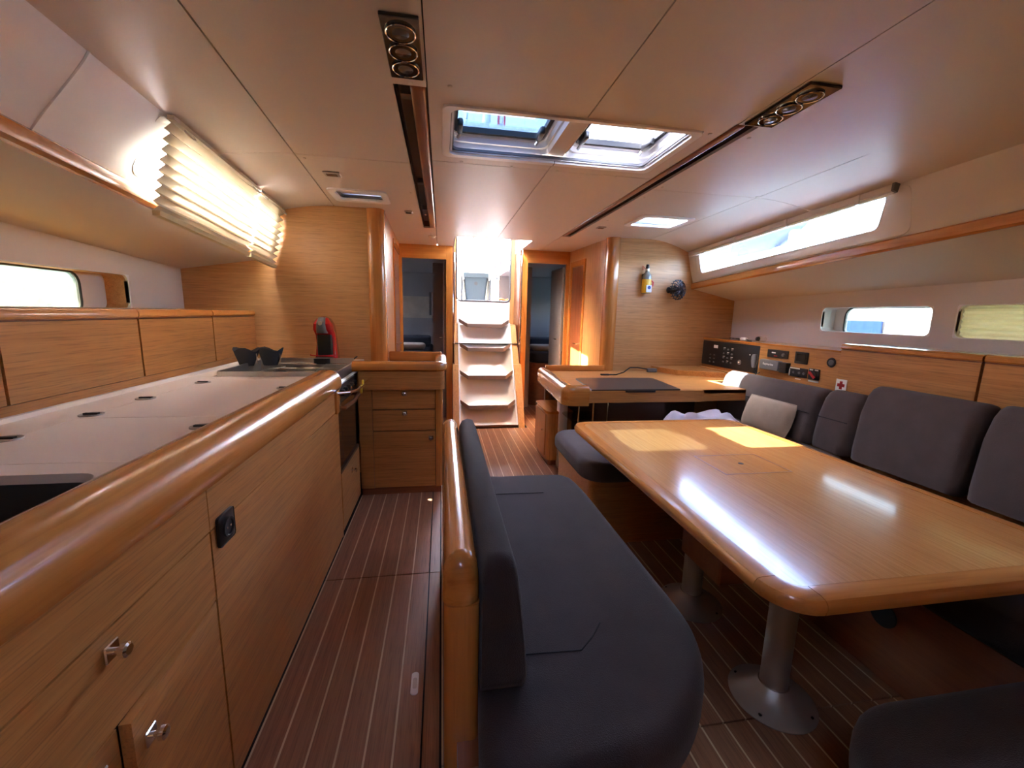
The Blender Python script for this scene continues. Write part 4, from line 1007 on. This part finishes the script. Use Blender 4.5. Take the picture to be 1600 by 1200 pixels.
part('corner_screw', MB().lathe([(.005, -.003), (.005, 0)], (xf, 3.24, 1.0), 10, 'x'), 'label_white', t_)
t_, xf = onboard('car_radio', 'black radio with small lit display on the instrument board', 'radio', 2.82, 3.03, 1.005, 1.07, .014, 'black_plastic')
part('display', MB().box(xf-.001, xf, 2.94, 2.98, 1.04, 1.05), 'label_white', t_, smooth=False); part('indicator', MB().box(xf-.001, xf, 2.92, 2.955, 1.018, 1.024), 'red', t_, smooth=False)
part('volume_knob', MB().lathe([(.012, -.014), (.013, 0)], (xf, 2.855, 1.035), 14, 'x'), 'grey_plastic', t_)
t_, xf = onboard('vhf_radio', 'grey marine radio set with handset hanging beside it', 'radio', 2.86, 3.06, .905, .985, .055, 'grey_plastic', .012)
part('mounting_box', MB().rbox(xf+.01, xf+.054, 2.79, 2.858, .90, .98, .004, 1), 'black_plastic', t_)
text(t_, 'lettering', 'Raymarine', .026, (xf-.0008, 2.96, .952), (math.pi/2, 0, -math.pi/2), 'label_white')
hs = part('handset', MB().loft([[(xf+.02+dx*s-.03, 3.10+dy*s, z) for dx, dy in rrect(-.016, .016, -.024, .024, .010, 3)] for z, s in ((.905, .55), (.93, .8), (.96, 1.), (.995, 1.05), (1.015, .8))]), 'grey_plastic', t_)
part('cord', MB().tube([(xf+.0, 3.10, .905), (xf+.0, 3.105, .875), (xf+.01, 3.09, .85), (xf+.03, 3.07, .87)], .005, 6), 'black_plastic', hs)
t_, xf = onboard('autopilot_display', 'square dark display on the instrument board', 'display', 2.635, 2.75, .985, 1.075, .012, 'black_plastic')
part('screen', MB().box(xf-.001, xf, 2.655, 2.73, 1.005, 1.06), 'dark_glass', t_, smooth=False)
t_, xf = onboard('engine_panel', 'black switch plate with white labels on the instrument board', 'switch panel', 2.625, 2.785, .885, .955, .010, 'black_plastic')
part('label_strip', MB().box(xf-.001, xf, 2.69, 2.78, .944, .953), 'label_white', t_, smooth=False); part('label_strip', MB().box(xf-.001, xf, 2.776, 2.785, .887, .94), 'label_white', t_, smooth=False)
for y in (2.65, 2.69, 2.74): part('button', MB().lathe([(.009, -.006), (.010, 0)], (xf, y, .918), 12, 'x'), 'grey_plastic', t_)
part('label_strip', MB().box(xf+.007, xf+.0099, 2.68, 2.73, .866, .874), 'label_white', t_, smooth=False)
t_, xf = onboard('battery_switch', 'red rotary battery switch on the instrument board', 'switch', 2.52, 2.612, .885, .965, .010, 'black_plastic')
part('dial', MB().lathe([(.030, -.008), (.032, 0), (0, 0)], (xf, 2.568, .92), 20, 'x'), 'matt_black', t_); part('red_key', MB().box(-.008, 0, -.03, .03, -.008, .008).xf(Matrix.Translation((xf-.008, 2.568, .92)) @ Matrix.Rotation(.7, 4, 'X')), 'red', t_)
for y in (2.545, 2.588): part('label_strip', MB().box(xf-.001, xf, y-.014, y+.014, .952, .961), 'label_white', t_, smooth=False)
part('label_strip', MB().box(xf+.007, xf+.0099, 2.525, 2.61, .868, .879), 'label_white', t_, smooth=False)
x = XB(2.45); t_ = thing('power_outlet', 'round black socket near the end of the instrument board', 'socket', (x, 2.445, 1.0))
part('bezel', MB().lathe([(.030, -.008), (.034, 0), (0, 0)], (x, 2.445, 1.025), 22, 'x'), 'black_plastic', t_); part('cap', MB().lathe([(.016, -.011), (.020, -.008), (0, -.008)], (x, 2.442, 1.025), 18, 'x'), 'grey_plastic', t_)
# lockers behind the settee
for k, (y0, y1, lab) in enumerate(((1.63, 2.378, 'oak wall locker behind the settee next to the instrument board'), (.75, 1.623, 'oak wall locker behind the settee at the right edge of the picture'))):
    t = thing('wall_locker', lab, 'locker', (2.75, (y0+y1)/2, .80), 'lockers behind the settee')
    x = 2.63; part('body', MB().box(x+.022, 2.97, y0, y1, .72, 1.14), 'brown_panel', t, smooth=False)
    part('door', MB().box(x, x+.02, y0+.003, y1-.003, .72, 1.118), 'veneer_y', t, smooth=False)
    part('shadow_bead', MB().box(x+.004, x+.02, y0+.003, y1-.003, 1.12, 1.125), 'redwood_y', t, smooth=False)
    part('nosing', MB().prism_y([(x+.06, 1.126), (x, 1.126), (x-.005, 1.133), (x-.004, 1.148), (x+.006, 1.158), (x+.03, 1.162), (x+.06, 1.162)], y0+.001, y1-.001), 'solid_y', t)
    part('top_shelf', MB().box(x+.06, 2.97, y0, y1, 1.145, 1.156), 'hull_liner', t, smooth=False)
x = 2.630; t_ = thing('first_aid_sticker', 'white square sticker with a red cross on the oak panel', 'sticker', (x, 2.34, .85))
part('ground', MB().rbox(x-.0035, x-.0005, 2.298, 2.375, .845, .925, .001, 1), 'label_white', t_)
cr = MB(); cr.box(x-.0045, x-.0036, 2.327, 2.347, .858, .912); cr.box(x-.0045, x-.0036, 2.311, 2.363, .875, .896); part('cross', cr, 'red', t_, smooth=False)
t = thing('filler_panel', 'narrow oak panel below the instrument board', 'panel', (2.66, 2.5, .72))
part('board', MB().box(2.644, 2.668, 2.382, 2.62, .72, .76), 'veneer_y', t, smooth=False)
# odds and ends on the shelf
def odd(name, lab, cat, y, fn):
    t_ = thing(name, lab, cat, (2.74, y, 1.113)); fn(t_)
odd('sunglasses', 'dark sunglasses lying on the shelf over the switch panel', 'sunglasses', 3.50, lambda q: (part('lens', MB().lathe([(.026, 0), (.024, .006), (0, .009)], (2.70, 3.48, 1.125), 14), 'dark_glass', q), part('lens', MB().lathe([(.026, 0), (.024, .006), (0, .009)], (2.70, 3.545, 1.125), 14), 'dark_glass', q), part('frame', MB().tube([(2.80, 3.455, 1.117), (2.70, 3.45, 1.127), (2.675, 3.51, 1.127), (2.70, 3.575, 1.127), (2.80, 3.57, 1.117)], .004, 6), 'black_plastic', q)))
odd('key_fob', 'small white and dark key float on the shelf over the switch panel', 'key float', 3.40, lambda q: (part('float', MB().lathe([(.0, -.04), (.014, -.035), (.016, 0), (.014, .035), (0, .04)], (2.71, 3.40, 1.129), 12, 'y'), 'label_white', q), part('strap', MB().tube([(2.71, 3.36, 1.125), (2.70, 3.33, 1.118), (2.72, 3.31, 1.117)], .005, 6), 'matt_black', q)))
odd('glass_jar', 'small clear jar lying on the shelf over the radio', 'jar', 3.20, lambda q: (part('jar', MB().lathe([(.0, -.035), (.024, -.035), (.026, .02), (.018, .03), (.018, .036), (0, .036)], (2.72, 3.20, 1.139), 16, 'y'), 'acrylic', q), part('lid', MB().lathe([(.020, .036), (.020, .048), (0, .048)], (2.72, 3.20, 1.139), 14, 'y'), 'grey_plastic', q)))
# cable on the desk
t = thing('charging_cable', 'black cable with a grey plug lying across the chart table', 'cable', (1.7, 3.6, NZ))
ps = [(1.50, 3.62, NZ+.006), (1.60, 3.62, NZ+.006), (1.70, 3.68, NZ+.02), (1.80, 3.76, NZ+.055), (1.90, 3.80, NZ+.05), (2.02, 3.82, NZ+.03)]
part('cord', MB().tube(ps, .006, 8), 'rubber', t); part('plug', MB().rbox(2.01, 2.11, 3.80, 3.84, NZ+.002, NZ+.04, .008), 'grey_plastic', t); part('connector', MB().rbox(1.45, 1.53, 3.605, 3.635, NZ, NZ+.014, .004), 'rubber', t)
t = thing('chart_bin', 'raised teak chart locker at the back of the chart table', 'locker', (2.35, 3.75, NZ))
part('body', MB().slab([(2.12, YR-.005), (2.22, 3.62), (2.60, 3.45), (2.62, YR-.005)], NZ+.001, NZ+.035), 'veneer_x', t)
part('lid', MB().slab([(2.115, YR-.005), (2.215, 3.612), (2.60, 3.44), (2.62, YR-.005)], NZ+.035, NZ+.05), 'veneer_x', t)
# bottle and fan on the bulkhead
bx, by = 1.975, YR-.05
t = thing('hanging_bottle', 'bottle with a yellow and white label hung on the bulkhead', 'bottle', (bx, by, 1.53))
part('bottle', MB().lathe([(.0, 0), (.04, 0), (.043, .01), (.043, .16), (.036, .185), (.022, .20), (.018, .215), (0, .215)], (bx, by, 1.53), 22), 'clear_bottle', t)
lb = part('label', MB().lathe([(.0435, .005), (.0442, .006), (.0442, .135), (.0435, .136)], (bx, by, 1.53), 22), 'label_yellow', t)
part('label_patch', MB().box(bx-.020, bx+.035, by-.0452, by-.030, 1.542, 1.61), 'label_white', lb, smooth=False); part('label_emblem', MB().lathe([(.017, -.0465), (.017, -.045), (0, -.045)], (bx+.008, by, 1.586), 16, 'y'), 'label_blue', lb)
part('collar', MB().lathe([(.020, .215), (.020, .235), (0, .235)], (bx, by, 1.53), 14), 'steel', t)
part('nozzle', MB().lathe([(.016, .235), (.018, .25), (.014, .275), (0, .28)], (bx, by, 1.53), 14), 'black_plastic', t)
part('strap', MB().tube([(bx+.045, by, 1.66), (bx+.065, by-.01, 1.64), (bx+.06, by-.01, 1.60)], .006, 6), 'red', t)
part('pin', MB().tube([(bx-.02, by, 1.765), (bx-.05, by, 1.79), (bx-.045, by, 1.75)], .004, 6), 'red', t)
part('bracket', MB().rbox(bx-.03, bx+.03, by+.035, YR-.001, 1.55, 1.72, .004, 1), 'black_plastic', t)
fx, fz = 2.29, 1.575
t = thing('cabin_fan', 'black caged cabin fan on the bulkhead below the coachroof window', 'fan', (fx, YR, fz))
ax = Vector((.35, -.9, .05)).normalized(); C0 = Vector((fx, YR-.09, fz)); e1 = ax.orthogonal().normalized(); e2 = ax.cross(e1)
for k in range(4):
    rr = .095-.023*k; part('cage_ring', MB().tube([C0+ax*(.035*(k > 0)+.0*k)+e1*rr*math.cos(a)+e2*rr*math.sin(a) for a in [2*math.pi*j/24 for j in range(25)]], .0035, 6), 'black_plastic', t)
for k in range(18):
    a = 2*math.pi*k/18; d_ = e1*math.cos(a)+e2*math.sin(a); part('cage_bar', MB().tube([C0-ax*.02+d_*.095, C0+ax*.02+d_*.093, C0+ax*.037+d_*.05, C0+ax*.038+d_*.018], .0042, 5), 'black_plastic', t)
part('hub', MB().tube([C0-ax*.075, C0-ax*.06, C0+ax*.02, C0+ax*.038], [.03, .038, .03, .018], 16), 'black_plastic', t)
for k in range(4):
    a = 2*math.pi*k/4+.3; d_ = e1*math.cos(a)+e2*math.sin(a); w_ = ax.cross(d_)
    q = [C0+d_*.02+w_*.012+ax*.008, C0+d_*.072+w_*.03+ax*.014, C0+d_*.072-w_*.02-ax*.004, C0+d_*.02-w_*.012]
    part('blade', MB().loft([[tuple(p) for p in q], [tuple(p+ax*.002) for p in q]]), 'black_plastic', t, smooth=False)
part('wall_mount', MB().tube([C0-ax*.06, (fx-.04, YR-.03, fz), (fx-.045, YR-.002, fz)], [.016, .018, .032], 14), 'black_plastic', t)
# floor label plate
t = thing('floor_catch', 'small white plate let into the galley floor', 'floor plate', (-.098, 1.31, 0))
part('plate', MB().slab(rrect(-.111, -.085, 1.265, 1.36, .012), .0, .0015), 'label_white', t); part('lift_ring', MB().slab(rrect(-.105, -.091, 1.29, 1.335, .006), .0015, .0022), 'steel', t)

# ================================================================== COMPANIONWAY STEPS
t = thing('companionway_steps', 'white moulded companionway steps with timber sides', 'stairs', (.53, 4.8, 0))
SY = lambda z: 4.60+.46*z                     # slope of the steps
ZT = [.245, .57, .885, 1.165]
XA, XB_ = .205, .865
def xs(z): return (.205-.0*z, .865-.035*z)
# moulded body: column of rings, each pocket concave below a tread
def pocket(z0, z1, last=False):
    m = MB(); secs = []; K = 12; n = 13
    for k in range(K+1):
        f = k/K; z = z0+(z1-z0)*f; xa, xb = xs(z); ring = []
        dep = .115*math.sin(math.pi*min(1, f*.62+.38))**.9 if f > .02 else .10
        dep = .02+.13*f**.8
        for i in range(n+1):
            u = i/n; e = min(u, 1-u)*2; bow = min(1, e/.42)**.6 if e > 0 else 0
            ring.append((xa+(xb-xa)*u, SY(z)+.0+dep*bow, z))
        secs.append(ring+[(xb, SY(z)+.30, z), (xa, SY(z)+.30, z)])
    return m.loft(secs)
zz = [.03]+ZT
for k in range(4):
    part('moulded_pocket', pocket(zz[k], zz[k+1]-.012), 'cream_gelcoat' if k < 3 else 'gelcoat', t)
    z = ZT[k]; xa, xb = xs(z); y = SY(z)
    st = ((xa+.004, y+.02, .055), (xa+.10, y-.062, 0), (xb-.10, y-.062, 0), (xb-.004, y+.02, .055))      # winged ends rise for use when heeled
    def strip(d0, d1, z0, z1): return MB().loft([[(x_, y_+d0, z+dz+z0), (x_, y_+d0, z+dz+z1), (x_, y_+d1, z+dz+z1), (x_, y_+d1, z+dz+z0)] for x_, y_, dz in st])
    b = part('tread', strip(.03, .20, -.012, .004), 'gelcoat', t)
    part('tread_nosing', strip(0, .03, -.034, .002), 'step_edge', b)
    part('grip_strip', strip(.006, .014, .002, .010), 'step_edge', b); part('grip_strip', strip(.020, .027, .002, .008), 'step_edge', b)
part('plinth', MB().box(.20, .87, 4.64, 4.95, 0, .03), 'redwood_x', t, smooth=False)
part('side_lip', MB().loft([[(.195, SY(z)-.0, z), (.212, SY(z)-.0, z), (.212, SY(z)+.2, z), (.195, SY(z)+.2, z)] for z in (.03, 1.19)]), 'gelcoat', t)
part('side_lip', MB().loft([[(xs(z)[1]-.006, SY(z), z), (xs(z)[1]+.012, SY(z), z), (xs(z)[1]+.012, SY(z)+.2, z), (xs(z)[1]-.006, SY(z)+.2, z)] for z in (.03, 1.19)]), 'gelcoat', t)
def cheek(xa0, xa1, xb0, xb1, z0, z1, off=0.):
    part('cheek_board', MB().loft([[(a, SY(z)+.012-off, z), (b, SY(z)+.012-off, z), (b, SY(z)+.32, z), (a, SY(z)+.32, z)] for (a, b), z in (((xa0, xa1), z0), ((xb0, xb1), z1))]), 'pale_z', t, smooth=False)
cheek(.127, .193, .128, .193, .0, .70, .03); cheek(.148, .193, .148, .193, .70, .93); cheek(.148, .193, .148, .193, .945, 1.17)
cheek(.877, .948, .855, .945, .0, .70, .03); cheek(.855, .925, .846, .915, .70, .93); cheek(.846, .915, .84, .905, .945, 1.17)
part('joint_line', MB().box(.125, .925, SY(.938)-.004, SY(.938)+.05, .934, .942), 'joint', t, smooth=False)
# recess round the companionway
r = sroot('wall_companionway', 'white and timber lining round the companionway opening', (0, 5, 0))
part('threshold_panel', MB().box(.19, .87, 5.42, 5.46, 1.10, 1.455), 'gelcoat', r, smooth=False)
part('recess_side', MB().box(.125, .145, YD+.051, 5.48, 0, 2.34), 'redwood_z', r, smooth=False); part('recess_side', MB().box(.925, .945, YD+.051, 5.48, 0, 2.34), 'redwood_z', r, smooth=False)
part('recess_back', MB().box(.145, .19, 5.42, 5.46, 0, 2.3), 'pale_z', r, smooth=False); part('recess_back', MB().box(.87, .925, 5.42, 5.46, 0, 2.3), 'pale_z', r, smooth=False)
op = [(.19, 2.32), (.19, 1.50), (.20, 1.47), (.23, 1.455), (.83, 1.455), (.86, 1.47), (.87, 1.50), (.87, 2.32)]
part('opening_seal', MB().tube([(x, 5.42, z) for x, z in op], .012, 8), 'grey_plastic', r)
part('hatch_coaming', MB().box(.128, .142, 4.375, 5.48, ZC+.0, 2.34), 'gelcoat', r, smooth=False); part('hatch_coaming', MB().box(.924, .938, 4.375, 5.48, ZC+.0, 2.34), 'gelcoat', r, smooth=False); part('hatch_coaming', MB().box(.128, .938, 4.362, 4.384, ZC+.0, 2.28), 'gelcoat', r, smooth=False)
def grab(x, sg, lab):
    q = thing('companionway_grab_rail', lab, 'handrail', (x, 4.92, 1.0), 'companionway grab rails')
    pts = [(x, YD-.002, 1.97), (x, YD-.05, 1.965), (x, YD-.075, 1.93), (x, YD-.08, 1.85), (x, YD-.08, 1.2), (x, YD-.08, 1.02), (x, YD-.07, .97), (x, YD-.045, .945), (x, YD-.002, .94)]
    part('tube', MB().tube(pts, .011, 10), 'chrome', q); part('stand_off', MB().tube([(x, YD-.08, 1.42), (x-sg*.03, YD-.002, 1.42)], .008, 8), 'chrome', q)
grab(.142, 1, 'curved chrome grab rail on the left companionway post'); grab(.925, -1, 'curved chrome grab rail on the right companionway post')

# ================================================================== AFT CABINS
def bunk(x0, x1, y0, lab, plab, px):
    q = thing('bunk', lab, 'bunk', ((x0+x1)/2, y0+.8, 0))
    part('base', MB().slab(rrect(x0, x1, y0, 7.1, [.01, .01, .18, .18], 6), 0, .62), 'redwood_x', q); part('mattress', MB().soft(rrect(x0+.01, x1-.01, y0+.0, 7.1, [.03, .03, .16, .16], 6), .62, .78, .04), 'navy', q, ang=60)
    part('locker_door', MB().box(x0+(x1-x0)*.3, x0+(x1-x0)*.3+.24, y0-.006, y0+.0, .15, .42), 'matt_black', q, smooth=False)
    p_ = thing('bunk_pillow', plab, 'pillow', (px, y0+.35, .78)); part('cover', MB().soft(rrect(px-.30, px+.22, y0+.08, y0+.5, .08, 5), .782, .86, .038), 'linen', p_, ang=60)
    d_ = thing('folded_blanket', plab.replace('pillow', 'folded blanket'), 'blanket', (px+.1, y0+.9, .78)); part('cloth', MB().soft(rrect(px-.25, px+.28, y0+.65, y0+1.15, .05, 4), .782, .93, .03), 'navy', d_, ang=60)
bunk(-1.45, -.13, 5.75, 'dark bunk in the left aft cabin', 'pale pillow on the bunk seen through the left doorway', -.45)
bunk(1.23, 2.55, 5.75, 'dark bunk in the right aft cabin', 'pale pillow on the bunk seen through the right doorway', 1.6)
q = thing('cabin_curtain', 'grey curtain beside the portlight in the left aft cabin', 'curtain', (-.19, 7.1, 1.3))
part('cloth', MB().loft([[(-.20+.035*k+.0*z, 7.1+.02*(k % 2), z) for k in range(5)]+[(-.20+.035*k, 7.125+.02*(k % 2), z) for k in range(4, -1, -1)] for z in (1.62, 1.25)]), 'cabin_grey', q); part('tieback', MB().rbox(-.15, -.10, 7.08, 7.13, 1.12, 1.24, .01), 'matt_black', q)
part('portlight', MB().box(-.75, -.05, 7.13, 7.149, 1.2, 1.55), 'linen', q, smooth=False)
def leaf(nm, x, y0, sg, lab):
    r_ = sroot(nm, lab, (x, y0, 0)); part('leaf', MB().rbox(x-.015, x+.015, YD+.06, YD+.60, .02, 1.88, .004, 1), 'cabin_grey', r_)
    part('door_handle', MB().tube([(x-sg*.0, YD+.10, 1.0), (x-sg*.05, YD+.10, 1.0), (x-sg*.055, YD+.20, 1.0)], .007, 8), 'chrome', r_)
leaf('door_1', .035, YD, 1, 'grey cabin door standing open in the left doorway'); leaf('door_2', 1.475, YD, 1, 'grey cabin door standing open in the right doorway')

# ================================================================== OUTSIDE
m = MB(); m.box(-.06, 1.16, 5.72, 9.6, 1.14, 1.20); m.box(.13, .94, 5.47, 5.72, 1.14, 1.20)
for a, b in ((-.08, -.06), (1.16, 1.18)): m.box(a, b, 5.70, 9.6, 1.14, 2.0)
m.box(-1.6, -.06, 5.36, 9.6, 2.0, 2.05); m.box(1.16, 2.7, 5.36, 9.6, 2.0, 2.05); m.box(-1.6, -.9, 5.36, 9.6, 2.05, 2.3); m.box(2.0, 2.7, 5.36, 9.6, 2.05, 2.3)
m.box(-.06, .13, 5.36, 5.71, 2.0, 2.05); m.box(.94, 1.16, 5.36, 5.71, 2.0, 2.05)
[(m.box(-1.6, -1.53, a, b, c, d), m.box(2.63, 2.7, a, b, c, d)) for a, b, c, d in cells(5.36, 9.6, .2, 2.0, [CPORT])]; m.box(-1.6, 2.7, 9.5, 9.6, .2, 1.2)
for nm_, x_, lb_ in (('added_portlight_left', -1.57, 'unseen portlight added to brighten the left aft cabin'), ('added_portlight_right', 2.66, 'unseen portlight added to brighten the right aft cabin')):
    r = sroot(nm_, lb_); part('pane', MB().box(x_-.004, x_+.004, CPORT[0], CPORT[1], CPORT[2], CPORT[3]), 'coach_glass', r, smooth=False)
    o_ = rrect(CPORT[0]-.02, CPORT[1]+.02, CPORT[2]-.02, CPORT[3]+.02, .05); i_ = inset(o_, .04)
    part('frame', MB().loft([[(x_+dx, y, z) for y, z in lp] for dx, lp in ((-.05, o_), (.05, o_), (.05, i_), (-.05, i_))], cap=False, loop=True), 'gelcoat', r)
struct('cockpit', m, 'deck', 'white cockpit with side benches beyond the companionway')
q = thing('cockpit_table', 'pale blue cockpit table standing in the white cockpit', 'table', (.58, 7.5, 1.2))
part('body', MB().loft([[(x, y, z) for x, y in rrect(.58-w, .58+w, 7.3, 8.0, .03)] for z, w in ((1.2, .14), (1.7, .18), (1.90, .20))]), 'pale_blue', q)
part('top', MB().box(.37, .79, 7.25, 8.1, 1.90, 1.97), 'pale_blue', q, smooth=False)
for sx in (-1, 1):
    part('folded_leaf', MB().box(.58+sx*.22, .58+sx*.26, 7.25, 8.1, 1.35, 1.95), 'dull_metal', q, smooth=False)
    part('guard_tube', MB().tube([(.58+sx*.42, 7.2, 1.3), (.58+sx*.38, 7.2, 1.8), (.58+sx*.30, 7.2, 2.03), (.58+sx*.24, 7.2, 2.03), (.58+sx*.22, 7.2, 1.85)], .016, 8), 'chrome', q)
part('badge', MB().lathe([(.03, -.004), (.03, 0)], (.58, 7.3, 1.8), 16, 'y'), 'grey_plastic', q)
q = thing('steering_wheel', 'dark rimmed steering wheel at the side of the cockpit', 'wheel', (1.15, 8.0, 1.35))
part('rim', MB().tube([(1.13+.05*math.cos(a), 8.0+.36*math.cos(a), 1.78+.42*math.sin(a)) for a in [2*math.pi*k/32 for k in range(33)]], .013, 8), 'matt_black', q)
for k in range(5):
    a = 2*math.pi*k/5; part('spoke', MB().tube([(1.13, 8.0, 1.78), (1.13+.05*math.cos(a), 8.0+.36*math.cos(a), 1.78+.42*math.sin(a))], .006, 6), 'chrome', q)
part('pedestal', MB().rbox(1.15, 1.30, 7.9, 8.1, 1.2, 1.85, .03), 'gelcoat', q)
q = thing('rope_coil', 'orange and brown coiled rope on the cockpit bench', 'rope', (1.0, 7.2, 1.5))
for k in range(3): part('coil', MB().tube([(1.0+.07*math.cos(a), 6.9+.09*math.sin(a), 1.47+.03*k+.012*math.sin(3*a+k)) for a in [2*math.pi*j/20 for j in range(21)]], .014, 6), ('rope_orange', 'brown_panel', 'rope_orange')[k], q)
part('peg', MB().box(.90, 1.10, 6.78, 7.02, 1.2, 1.45), 'gelcoat', q)
q = thing('stern_arch', 'white tubular stern arch with grey folded bimini', 'arch', (.55, 9.4, 1.85))
part('tube', MB().tube([(-1.4, 9.4, 2.05), (-1.4, 9.4, 2.35), (-1.3, 9.4, 2.47), (2.4, 9.4, 2.47), (2.5, 9.4, 2.35), (2.5, 9.4, 1.85)], .02, 8), 'dull_metal', q)
part('folded_bimini', MB().tube([(-1.3, 9.3, 2.30), (.3, 9.3, 2.27), (1.0, 9.3, 2.15), (1.45, 9.3, 1.98)], [.07, .08, .08, .07], 8), 'mitt', q)
part('sail_bag', MB().tube([(-.6, 9.2, 2.9), (-.45, 9.2, 2.6), (-.2, 9.2, 2.4)], [.05, .12, .1], 8), 'boat_blue', q)
for x in (.25, .50, .95): part('stay', MB().tube([(x, 9.4, 1.7), (x+.05, 9.4, 4.5)], .006, 6), 'steel', q)
q = thing('boom_and_mast', 'pale grey spar with red striped sheets above the cockpit', 'mast', (.8, 7.6, 2.05))
part('spar', MB().tube([(.50, 7.6, 2.1), (.60, 7.6, 3.2), (.72, 7.6, 4.1), (.87, 7.6, 6.0)], [.02, .03, .075, .075], 12), 'aluminium', q)
for x in (.94, 1.045): part('red_sheet', MB().tube([(x, 7.6, 2.1), (x+.03, 7.6, 7.0)], .017, 6), 'rope_red', q)
part('white_sheet', MB().tube([(.99, 7.62, 2.1), (1.02, 7.62, 7.0)], .03, 6), 'sail_white', q)
for x in (.53, .66, 1.40): part('shroud', MB().tube([(x, 7.6, 2.1), (x+.02, 7.6, 7.0)], .005, 6), 'steel', q)
part('traveller', MB().box(-.12, 1.46, 7.57, 7.65, 2.052, 2.10), 'dull_metal', q, smooth=False)
q = thing('sprayhood', 'grey canvas sprayhood added unseen over the cockpit to shade the companionway', 'canopy', (.55, 6.2, 1.85))  # out-of-view hood added to keep sun and sky off the steps
secs = []
for y, zc in ((4.92, 2.62), (5.3, 2.9), (6.3, 3.02), (7.4, 2.98)):
    a = [(.55+1.55*math.sin(b_), y, 2.2+(zc-2.2)*math.cos(b_)) for b_ in [math.radians(-85+17*k) for k in range(11)]]
    secs.append(a+[(x, yy, z+.008) for x, yy, z in a[::-1]])
part('canvas', MB().loft(secs), 'canvas', q)
for xa, xb, mt in ((-.95, .48, 'canvas'), (.48, .80, 'acrylic'), (.80, 2.05, 'canvas')):  # clear strip placed to let a sun patch reach the passage wall
    part('front_window' if mt == 'acrylic' else 'front_canvas', MB().loft([[(x, 4.28, 2.20), (x, 4.92, 2.2+.42*math.cos(math.asin(min(1, abs(x-.55)/1.55)))), (x, 4.926, 2.2+.42*math.cos(math.asin(min(1, abs(x-.55)/1.55)))), (x, 4.286, 2.20)] for x in [xa+(xb-xa)*k/6 for k in range(7)]]), mt, q)
for y, zc in ((4.95, 2.60), (7.38, 2.96)): part('bow_tube', MB().tube([(.55+1.53*math.sin(b_), y, 2.2+(zc-2.22)*math.cos(b_)) for b_ in [math.radians(-85+17*k) for k in range(11)]]+[(2.08, y, 1.85)], .013, 8), 'chrome', q)
for x in (-.98, 2.08): part('side_tube', MB().tube([(x, 4.95, 2.2), (x, 6.2, 1.86), (x, 7.38, 2.2)], .012, 8), 'chrome', q)
# sea and neighbours
m = MB()
for a, b, c, d in cells(-160, 160, -60, 260, [(-2.0, 3.15, -1.4, 9.6)]): m.box(a, b, c, d, -.7, .35)
struct('sea', m, 'sea', 'harbour water')
def boat(x, y0, L, beam, zt, lab, stripe, mast_y, boom=True, grp='moored sailboats', tall=12., cover='sail_blue'):
    q = thing('sailboat', lab, 'sailboat', (x, y0+L/2, .35), grp)
    def sec(f, z0, z1, o=0.):
        y = y0+L*f; w = beam/2*min(1, (f/.35)**.6 if f < .35 else 1)*(1-.15*max(0, (f-.6)/.4))+o; w = max(w, .03)
        return [(x-w*.8, y+(.5*(1-f) if f < .1 else 0), z0), (x-w, y, z1), (x+w, y, z1), (x+w*.8, y, z0)]
    fs = (0, .04, .1, .2, .35, .6, 1.)
    part('hull', MB().loft([sec(f, .2, zt) for f in fs]), 'boat_white', q)
    if stripe:
        s0, s1 = stripe; k = lambda f, z: (.8+.2*(z-.2)/(zt-.2))
        def ssec(f):
            w = max(.03, beam/2*min(1, (f/.35)**.6 if f < .35 else 1)*(1-.15*max(0, (f-.6)/.4))); y = y0+L*f
            return [(x-w*k(f, s0)-.01, y, s0), (x-w*k(f, s1)-.01, y, s1), (x+w*k(f, s1)+.01, y, s1), (x+w*k(f, s0)+.01, y, s0)]
        part('blue_stripe', MB().loft([ssec(f) for f in fs]), 'boat_blue', q)
    part('coachroof', MB().rbox(x-beam*.28, x+beam*.28, y0+L*.3, y0+L*.72, zt, zt+.45, .1), 'boat_white', q)
    part('mast', MB().tube([(x, mast_y, zt+.4), (x, mast_y, zt+tall)], .09, 10), 'aluminium', q)
    if boom:
        part('boom', MB().tube([(x, mast_y, zt+1.0), (x, mast_y+L*.38, zt+.95)], .08, 8), 'aluminium', q); part('sail_cover', MB().tube([(x, mast_y-.1, zt+1.55), (x, mast_y+.5, zt+1.35), (x, mast_y+L*.36, zt+1.15)], [.2, .34, .2], 10), cover, q)
    for dx in (-1, 1): part('shroud', MB().tube([(x+dx*beam*.42, mast_y+.1, zt), (x, mast_y, zt+tall*.9)], .02, 6), 'steel', q)
boat(6.9, 5.6, 12, 3.4, 1.75, 'white sailboat with blue stripe seen through the right windows', (1.02, 1.335), 7.6)
boat(13.5, 8, 13, 3.8, 2.0, 'white sailboat further off beyond the blue striped one', None, 13.4, tall=14)
boat(17.5, 15, 13, 3.8, 2.0, 'distant white sailboat astern on the right', None, 22.0)
boat(-5.6, -4, 13, 4.0, 1.9, 'white sailboat alongside on the galley side', None, 1.0, grp='moored sailboats', cover='sail_white')
boat(1.5, 21.5, 12, 3.8, 1.7, 'white sailboat moored astern beyond the cockpit', None, 27.0, boom=False)
q = thing('pontoon', 'grey concrete pontoon astern', 'pontoon', (0, 19.8, .35)); part('deck', MB().box(-30, 9, 19.0, 20.6, .5, .75), 'dock', q, smooth=False)
for x in (-12, -4, 4, 8.5): part('pile', MB().tube([(x, 20.4, .0), (x, 20.4, 2.0)], .18, 10), 'dock', q)
